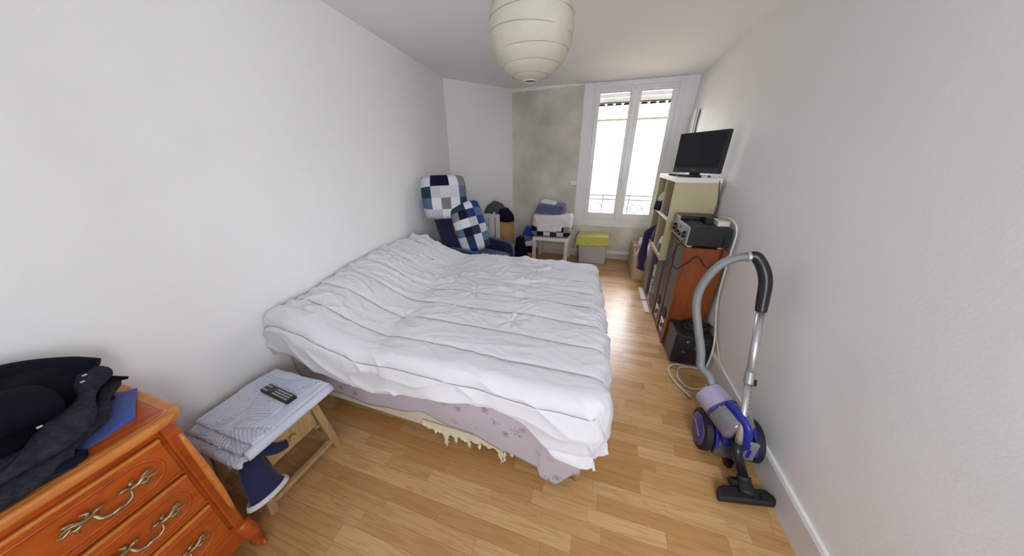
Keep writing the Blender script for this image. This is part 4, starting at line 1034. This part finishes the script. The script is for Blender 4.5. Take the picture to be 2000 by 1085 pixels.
for k in range(16):
    y_ = 3.10+rg.random()*.10; z = .03+rg.random()*.34; mb.box(.688, .690, y_, y_+rg.uniform(.02, .05), z, z+rg.uniform(.008, .03))
for k in range(10):
    x = .70+rg.random()*.18; z = .03+rg.random()*.34; mb.box(x, x+rg.uniform(.02, .05), 3.083, 3.085, z, z+rg.uniform(.008, .03))
mb.build('print', 'ink', PB)
GC = thing('silver_cabinet', (.81, 3.42, 0), 'silver grey cabinet under the far end of the shelf', 'cabinet')
MB().box(.665, .945, 3.28, 3.56, 0, .60).build('body', 'greycab', GC, bevel=.006); MB().box(.658, .665, 3.295, 3.545, .02, .58).build('door', 'silver', GC, bevel=.003)
for (y0, y1, lb) in ((2.80, 3.06, 'short white skirting offcut lying on the floor by the grey cabinet'), (3.10, 3.42, 'longer white skirting offcut lying on the floor by the printed box')):
    o = MB().box(.600, .648, y0, y1, 0, .014).build('skirting_offcut', 'whitelac', bevel=.003); tag(o, lb, 'board')
# shelf unit, two by two cubes
SX0, SX1, SY0, SY1, SZ0, SZ1 = .615, .955, 2.765, 3.575, .605, 1.352
SH = thing('cube_shelf', ((SX0+SX1)/2, (SY0+SY1)/2, SZ0), 'cream two by two cube shelf stacked on the grey cabinets', 'shelf')
MB().box(SX0, SX1, SY0, SY1, SZ1-.04, SZ1).build('top_board', 'shelfwhite', SH, bevel=.002)
MB().box(SX0, SX1, SY0, SY1, SZ0, SZ0+.038).build('bottom_board', 'shelf', SH, bevel=.002)
for y_ in (SY0, SY1-.038): MB().box(SX0, SX1, y_, y_+.038, SZ0+.038, SZ1-.04).build('side_board', 'shelf', SH, bevel=.002)
ym, zm = (SY0+SY1)/2, (SZ0+SZ1)/2
MB().box(SX0+.004, SX1, ym-.009, ym+.009, SZ0+.038, SZ1-.04).build('upright_divider', 'shelf', SH)
for (a_, b_) in ((SY0+.038, ym-.009), (ym+.009, SY1-.038)): MB().box(SX0+.004, SX1, a_, b_, zm-.009, zm+.009).build('shelf_board', 'shelfwhite', SH)
for nm, mt, c_, rx, ry, h, sd, lb, ct in (
    ('dark_bag', 'purplecloth', (.72, 2.97, zm+.01), .09, .13, .15, 41, 'dark purple bag in the shelf cube below the television', 'bag'),
    ('shoe_bundle', 'darkcloth', (.68, 3.38, zm+.01), .085, .13, .13, 42, 'dark bundle in the shelf cube closest to the window', 'bundle'),
    ('white_rag', 'whitefab', (.675, 3.40, zm+.10), .06, .09, .09, 43, 'crumpled white cloth on the dark bundle in the shelf', 'cloth'),
    ('striped_clothes', 'greycloth', (.70, 2.98, SZ0+.04), .085, .14, .15, 44, 'black and white striped clothes in the lower shelf cube beside the amplifier', 'clothes'),
    ('white_socks', 'whitefab', (.69, 2.93, SZ0+.115), .06, .09, .10, 45, 'white socks on the striped clothes in the lower shelf cube', 'clothes'),
    ('navy_clothes', 'purplecloth', (.70, 3.36, SZ0+.04), .09, .15, .17, 46, 'purple navy clothes heaped in the lower shelf cube by the window', 'clothes')):
    o = MB().heap(c_, rx, ry, h, sd, 0, .22, 2.4, fk=5).build(nm, mt, smooth=True); tag(o, lb, ct)
o = MB()
pth = bez([(.70, 3.40, SZ0+.15), (.625, 3.44, SZ0+.13), (.59, 3.47, SZ0+.02), (.585, 3.50, .40), (.60, 3.52, .22)], 8)
o.tube(pth, [.055+.010*math.sin(i*.6) for i in range(len(pth))], 16, True, flat=.35, up=(1, 0, 0)); o = o.build('purple_trousers', 'purplecloth', smooth=True); tag(o, 'purple trousers hanging down from the lower shelf cube', 'trousers')
# television turned towards the bed
tvl, tvr = Vector((.655, 3.14, 1.372)), Vector((.895, 2.725, 1.372))
ux = (tvr-tvl).normalized(); nz_ = Vector((ux.y, -ux.x, 0)); nz_ = nz_ if nz_.x < 0 else -nz_
TX = Matrix((ux, -nz_, Vector((0, 0, 1)))).transposed().to_4x4(); TX.translation = (tvl+tvr)/2
TV = thing('television', ((tvl+tvr)/2-Vector((0, 0, .018))), 'flat black television on the shelf facing the bed', 'television')
WT, HT = (tvr-tvl).length, .335
mb = MB(); mb.X = TX; mb.box(-WT/2, WT/2, -.012, .030, 0.012, HT); mb.build('casing', 'black', TV, bevel=.006)
mb = MB(); mb.X = TX; mb.box(-WT/2+.02, WT/2-.02, -.0135, -.011, .062, HT-.018); mb.build('screen', 'screen', TV)
mb = MB(); mb.X = TX; mb.box(-WT/2+.004, WT/2-.004, -.015, -.011, .014, .055); mb.build('speaker_bar', 'darkgrey', TV, bevel=.003)
mb = MB(); mb.X = TX
for k in range(4): mb.box(-.018+k*.010, -.011+k*.010, -.0158, -.015, .033, .040)
for k in range(4): mb.box(-WT/2+.03+k*.008, -WT/2+.035+k*.008, -.0158, -.015, .031, .036)
mb.build('badge', 'silver', TV)
mb = MB(); mb.X = TX; mb.box(-.045, .045, -.005, .02, -.012, .02); mb.build('neck', 'black', TV)
mb = MB(); mb.X = TX; mb.soft((0, -.005, -.012), (.26, .17, .016), 5, 8); mb.build('stand', 'black', TV, smooth=True)
mb = MB(); mb.X = TX; mb.box(-WT/2+.09, WT/2-.09, .03, .06, .05, HT-.06); mb.build('back_bulge', 'black', TV, bevel=.012)
mb = MB(); mb.X = TX; mb.box(-.235, -.10, -.055, -.025, -.018, -.002); o = mb.build('remote_control', 'black', bevel=.004); tag(o, 'slim black remote control beside the television stand on the shelf', 'remote')
mb = MB(); mb.X = TX; mb.box(.0+.14, .185, -.06, -.035, -.019, -.003); o = mb.build('white_adapter', 'whitelac', bevel=.005); tag(o, 'small white plug adapter on the shelf before the television', 'adapter')
# amplifier across both speakers
AM = thing('amplifier', (.81, 2.50, .885), 'black stereo amplifier with silver front standing on the wooden speakers', 'amplifier')
ax0, ax1, ay0, ay1, az0, az1 = .672, .945, 2.285, 2.725, .895, 1.035
MB().box(ax0, ax1, ay0, ay1, az0, az1-.004).build('case', 'blackmat', AM, bevel=.004)
MB().box(ax0-.012, ax0, ay0-.003, ay1+.003, az0, az1).build('front_panel', 'silver', AM, bevel=.003)
for k in range(16): MB().box(ax0+.05, ax1-.04, ay0+.05+k*.022, ay0+.062+k*.022, az1-.004, az1-.001).build('vent_slat', 'darkgrey', AM)
for (y_, z, r_) in ((ay0+.07, .965, .026), (ay1-.07, .965, .030), (ay1-.17, .945, .012), (ay1-.22, .945, .012), (ay0+.16, .945, .012)):
    MB().tube([(ax0-.012, y_, z), (ax0-.030, y_, z), (ax0-.034, y_, z)], [r_, r_, r_*.85], 20).build('knob', 'black', AM, smooth=False)
MB().box(ax0-.014, ax0-.011, ay0+.20, ay1-.22, .985, 1.015).build('display', 'screen', AM)
for (x, y_) in ((ax0+.03, ay0+.04), (ax1-.04, ay0+.04), (ax0+.03, ay1-.04), (ax1-.04, ay1-.04)): MB().cyl((x, y_, .880), (x, y_, .897), .018, n=16).build('foot', 'whitelac', AM)
o = thing('disc_player', (.80, 2.64, 1.035), 'thin black disc player lying on the amplifier against the shelf', 'player')
MB().box(.665, .93, 2.575, 2.745, 1.036, 1.066).build('case', 'black', o, bevel=.004); MB().box(.658, .665, 2.575, 2.745, 1.037, 1.065).build('front_panel', 'silver', o, bevel=.002)
RT = thing('router', (.90, 2.44, 1.035), 'small white router box with cables on the amplifier', 'router')
MB().box(.86, .94, 2.36, 2.50, 1.036, 1.075).build('case', 'cable_w', RT, bevel=.006); MB().box(.80, .85, 2.42, 2.50, 1.036, 1.085).build('adapter', 'black', RT, bevel=.005)
# subwoofer
SW = thing('subwoofer', (.82, 2.145, 0), 'black cube subwoofer on the floor in front of the wooden speakers', 'speaker')
MB().box(.692, .945, 2.02, 2.262, .012, .262).build('cabinet', 'blackmat', SW, bevel=.005)
MB().box(.684, .692, 2.024, 2.258, .014, .260).build('grille', 'darkgrey', SW, bevel=.004)
mb = MB(); rg = random.Random(3)
for (x, z, w_, h_) in ((.765, .212, .006, .006), (.772, .205, .006, .006), (.775, .214, .005, .009), (.842, .205, .010, .012), (.89, .215, .005, .004), (.91, .215, .005, .004), (.825, .178, .03, .003), (.83, .157, .022, .006), (.855, .157, .012, .006), (.858, .115, .012, .008), (.75, .118, .02, .003), (.845, .138, .008, .004)):
    mb.box(x, x+w_, 2.018, 2.020, z, z+h_)
tag(mb.build('panel_marks', 'greyplastic', SW), kind='stuff')
for x in (.72, .92):
    for y_ in (2.05, 2.23): MB().cyl((x, y_, 0), (x, y_, .014), .014, n=12).build('foot', 'black', SW)
CB = thing('cable_coil', (.84, 2.16, .262), 'coil of black cables lying on top of the subwoofer', 'cable')
for k in range(5):
    rg = random.Random(k); pts = []
    for q in range(40):
        an = q/39*2*PI; pts.append((.845+(.075+.01*rg.random())*math.cos(an)+.006*k, 2.16+(.055+.008*rg.random())*math.sin(an), .274+.008*k+.006*math.sin(3*an+k)))
    MB().tube(pts, .007, 6, False).build('loop', 'cable_b', CB, smooth=True)
def cable(name, pts, r_, mt, label, n=10): 
    o = MB().tube(bez(pts, n), r_, 8, True).build(name, mt, smooth=True); return tag(o, label, 'cable')
wz = lambda z: wr(z)-.012
cable('white_cable', [(.90, 2.50, 1.085), (.92, 2.33, 1.10), (.945, 2.245, 1.03), (.948, 2.24, .80), (.950, 2.20, .50), (.925, 1.985, .25), (.915, 1.96, .05)]+[Vector((min(q_.x, .925), min(q_.y, 1.995), .007)) for q_ in [PZ(a_, b_, .007) for a_, b_ in ((1392, 712), (1378, 723), (1350, 714), (1326, 718), (1325, 738), (1345, 757), (1374, 757), (1386, 738), (1372, 722), (1340, 711), (1316, 709), (1305, 720), (1315, 741), (1334, 761), (1350, 776))]], .0065, 'cable_w', 'white cable running from the amplifier down to a loop on the floor')
cable('speaker_wire', [(.66, 2.33, .93), (.62, 2.31, .88), (.61, 2.33, .78), (.64, 2.30, .70), (.70, 2.262, .76), (.76, 2.260, .82), (.84, 2.262, .74), (.90, 2.262, .80), (.905, 2.26, .90), (.90, 2.27, .99)], .0045, 'cable_b', 'thin dark wire looping across the wooden speaker below the amplifier')
cable('aerial_wire', [(.93, 2.76, 1.33), (.955, 2.755, 1.20), (.965, 2.74, 1.12), (.95, 2.70, 1.075), (.90, 2.62, 1.075)], .0035, 'cable_b', 'thin dark wire hanging down the shelf side behind the amplifier')
cable('skirting_wire', [(.951, 2.20, .42), (.949, 2.06, .30), (.945, 1.85, .175), (.942, 1.65, .170), (.942, 1.50, .170)], .003, 'cable_w', 'thin white wire drooping along the right wall onto the skirting')

# far cardboard box with papers
T0, X = carton('paper_carton', .545, .86, 3.70, 4.03, 0, .34, 'cardin', 'open cardboard box of white cloths beside the shelf end', True)
for nm, c_, rx, ry, h, sd, lb in (('white_cloths', (.69, 3.87, .26), .13, .14, .15, 51, 'crumpled white cloths spilling from the open cardboard box'), ('white_blouse', (.72, 4.12, .37), .12, .10, .12, 52, 'white blouse heaped on the carton against the window wall')):
    o = MB().heap(c_, rx, ry, h, sd, .4, .45, 2.2, fk=9).build(nm, 'whitefab', smooth=True); tag(o, lb, 'clothes')
carton('pink_carton', .545, .86, 4.06, 4.36, 0, .36, 'cardin', 'closed pale cardboard box under the window beside the skirting trunking')
o = MB().bar((.52, 3.86, .006), (.57, 3.79, .006), .014, .010).build('wood_chip', 'pine', bevel=.002); tag(o, 'small wooden offcut lying on the floor near the cardboard boxes', 'offcut')
WS = thing('wall_socket', (wl(2.62)+.004, 2.50, .66), 'small white socket plate low on the left wall beside the armchair', 'socket')
MB().box(wl(2.44)-.01+.004, wl(2.44)+.012, 2.42, 2.50, .66, .74).build('plate', 'pvc', WS, bevel=.003)

# ================================================================ VACUUM CLEANER
VC = thing('vacuum_cleaner', (.82, 1.35, 0), 'violet and grey bagless vacuum cleaner with hose beside the right wall', 'vacuum cleaner')
VY = 1.325
for s_, x in ((-1, .705), (1, .925)):
    w_ = MB().tube([(x+s_*.022, VY, .109), (x+s_*.018, VY, .109), (x-s_*.012, VY, .109), (x-s_*.02, VY, .109)], [.096, .108, .108, .098], 36).build('wheel', 'blackmat', VC, smooth=False)
    MB().tube([(x+s_*.021, VY, .105), (x+s_*.028, VY, .105), (x+s_*.031, VY, .105)], [.086, .080, .05], 32).build('hub_cap', 'purple', w_, smooth=True)
    MB().bar((x+s_*.031, VY-.05, .10), (x+s_*.031, VY+.04, .13), .008, .004, (1, 0, 0)).build('hub_mark', 'lilac', w_)
# body shell: side profile extruded across
prof = [(VY+.16, .035), (VY+.17, .10), (VY+.14, .18), (VY+.06, .235), (VY-.02, .235), (VY-.075, .195), (VY-.105, .13), (VY-.11, .06), (VY-.09, .03)]
MB().prism([(.735, y_, z) for y_, z in prof], (.16, 0, 0)).build('body', 'vacgrey', VC, bevel=.022, seg=4)
for x0, x1 in ((.722, .737), (.893, .908)):
    pf = [(VY+.02, .20), (VY-.02, .235), (VY-.10, .185), (VY-.125, .125), (VY-.085, .13)]
    MB().prism([(x0, y_, z) for y_, z in pf], (x1-x0, 0, 0)).build('side_inlay', 'bluep', VC, bevel=.004)
    pf = [(VY+.15, .14), (VY+.14, .19), (VY+.02, .245), (VY-.01, .235), (VY+.08, .175)]
    MB().prism([(x0, y_, z) for y_, z in pf], (x1-x0, 0, 0)).build('side_fin', 'silver', VC, bevel=.004)
for k in range(7): MB().box(.728, .735, VY+.03+k*.014, VY+.037+k*.014, .195-.004*k, .218-.006*k).build('vent_slot', 'black', VC)
# dust cylinder lying on top, tilted towards the front
c0, c1 = Vector((.700, VY+.075, .312)), Vector((.800, VY-.125, .262)); dd = (c1-c0)
cy = MB().tube([c0, c0+dd*.02, c0+dd*.42, c0+dd*.44], [.060, .072, .077, .077], 32).build('dust_canister', 'lilac', VC, smooth=False)
MB().tube([c0+dd*.43, c0+dd*.47], [.0805, .0805], 32).build('canister_ring', 'purple', cy)
MB().tube([c0+dd*.47, c0+dd*.52, c0+dd*.90, c0+dd*.97, c0+dd*1.0], [.077, .079, .079, .070, .050], 32).build('clear_cup', 'clear', cy, smooth=True)
pn = dd.normalized(); sd_ = pn.cross(Vector((0, 0, 1))).normalized(); upv = sd_.cross(pn)
for k in range(8):
    q = k/8*2*PI; b_ = c0+dd*.50+(sd_*math.cos(q)+upv*math.sin(q))*.070
    MB().soft(b_, (.018, .018, .018), 2.4, 4).build('grip_lug', 'silver', cy, smooth=True)
hp = bez([c0+dd*.50+upv*.080+sd_*.02, c0+dd*.75+upv*.088+sd_*.02, c0+dd*1.02+upv*.070+sd_*.02, c0+dd*1.12+upv*.01+sd_*.02, c0+dd*1.08-upv*.06+sd_*.02], 6)
MB().tube(hp, .016, 8, True, flat=1.5).build('carry_handle', 'bluep', cy, smooth=True)
MB().soft(c0+dd*1.02-upv*.072+sd_*.0, (.12, .05, .05), 5, 8).build('latch_block', 'bluep', VC, smooth=True)
MB().box(.835, .895, VY-.122, VY-.105, .09, .21).build('front_clip', 'silver', VC, bevel=.006)
MB().box(.855, .868, VY-.127, VY-.121, .115, .165).build('clip_slot', 'bluep', VC)
MB().tube([(.82, VY-.10, .03), (.82, VY-.10, 0)], .02, 12).build('castor', 'black', VC)
# hose with ribs
def P_(px, py, y_): return PY(px, py, y_)
hp = [c0+Vector((.012, -.02, .02)), c0+Vector((-.006, .018, .085)), P_(1369, 715, 1.46), P_(1369, 685, 1.49), P_(1364, 645, 1.53), P_(1360, 600, 1.57), P_(1366, 568, 1.585), P_(1383, 540, 1.585), P_(1408, 516, 1.585), P_(1440, 503, 1.595), P_(1463, 501, 1.595)]
ho = bez(hp, 30); L_ = len(ho)
MB().tube(ho, [.0205+.0016*(1 if (i % 2) else -1) for i in range(L_)], 14, True).build('hose', 'hose', VC, smooth=True)
p0, p1 = ho[-6], ho[-1]+(ho[-1]-ho[-4])*1.0
MB().tube([p0, p1], [.026, .026], 20).build('hose_collar', 'chrome', VC, smooth=False)
h0 = p1; hp = [p0.lerp(p1, .8), P_(1478, 502, 1.590), P_(1491, 525, 1.575), P_(1495, 553, 1.555), P_(1489, 590, 1.530), P_(1486, 608, 1.515)]
hb = bez(hp, 10); MB().tube(hb, [.024+.004*math.sin(PI*i/(len(hb)-1)) for i in range(len(hb))], 18, True).build('handle', 'black', VC, smooth=True)
# telescopic tube
tA = hb[-2]; tB = P_(1440, 878, 1.125); tm = tA.lerp(tB, .50)
MB().tube([tA, tm], .0175, 20).build('tube_upper', 'chrome', VC, smooth=True)
MB().tube([tm, tB], .0150, 20).build('tube_lower', 'chrome', VC, smooth=True)
tm1, tm2 = tA.lerp(tB, .465), tA.lerp(tB, .545)
MB().tube([tm1, tm2], .0215, 20).build('tube_lock', 'silver', VC)
s0 = tA.lerp(tB, .49)+Vector((.012, -.018, 0)); s1 = tA.lerp(tB, .535)+Vector((.012, -.018, 0)); MB().bar(s0, s1, .020, .008, (0, 1, 0)).build('lock_button', 'black', VC)
for k in range(12):
    c_ = tm2.lerp(tB, .1+k*.062)+Vector((.006, -.0145, 0)); MB().box(c_.x-.005, c_.x+.005, c_.y-.001, c_.y+.001, c_.z-.002, c_.z+.002).build('tube_notch', 'darkgrey', VC)
# floor nozzle
NZ = Vector((.833, 1.085, 0))
j0 = tB+(tA-tB).normalized()*.03; j1 = Vector((.832, 1.125, .075)); j2 = Vector((.832, 1.10, .05))
MB().tube([j0, tB-Vector((0, .005, .015)), j1], [.024, .023, .020], 18).build('nozzle_cuff', 'black', VC, smooth=True)
mb = MB().prism([(.700, 1.005, .004), (.955, 1.055, .004), (.948, 1.085, .004), (.925, 1.112, .004), (.74, 1.078, .004), (.712, 1.060, .004)], (0, 0, .038))
mb.build('nozzle_head', 'blackmat', VC, bevel=.010, seg=3)
MB().tube(bez([j1, Vector((.832, 1.10, .055)), Vector((.83, 1.055, .042))], 6), [.030]*6+[.034]*7, 16, True, flat=.8).build('nozzle_neck', 'blackmat', VC, smooth=True)
MB().tube([(.775, 1.10, .045), (.815, 1.108, .045)], .020, 18).build('nozzle_wheel', 'black', VC)
MB().prism([(.880, 1.048, .040), (.945, 1.060, .040), (.940, 1.084, .040), (.885, 1.075, .040)], (0, 0, .012)).build('pedal', 'black', VC, bevel=.004)
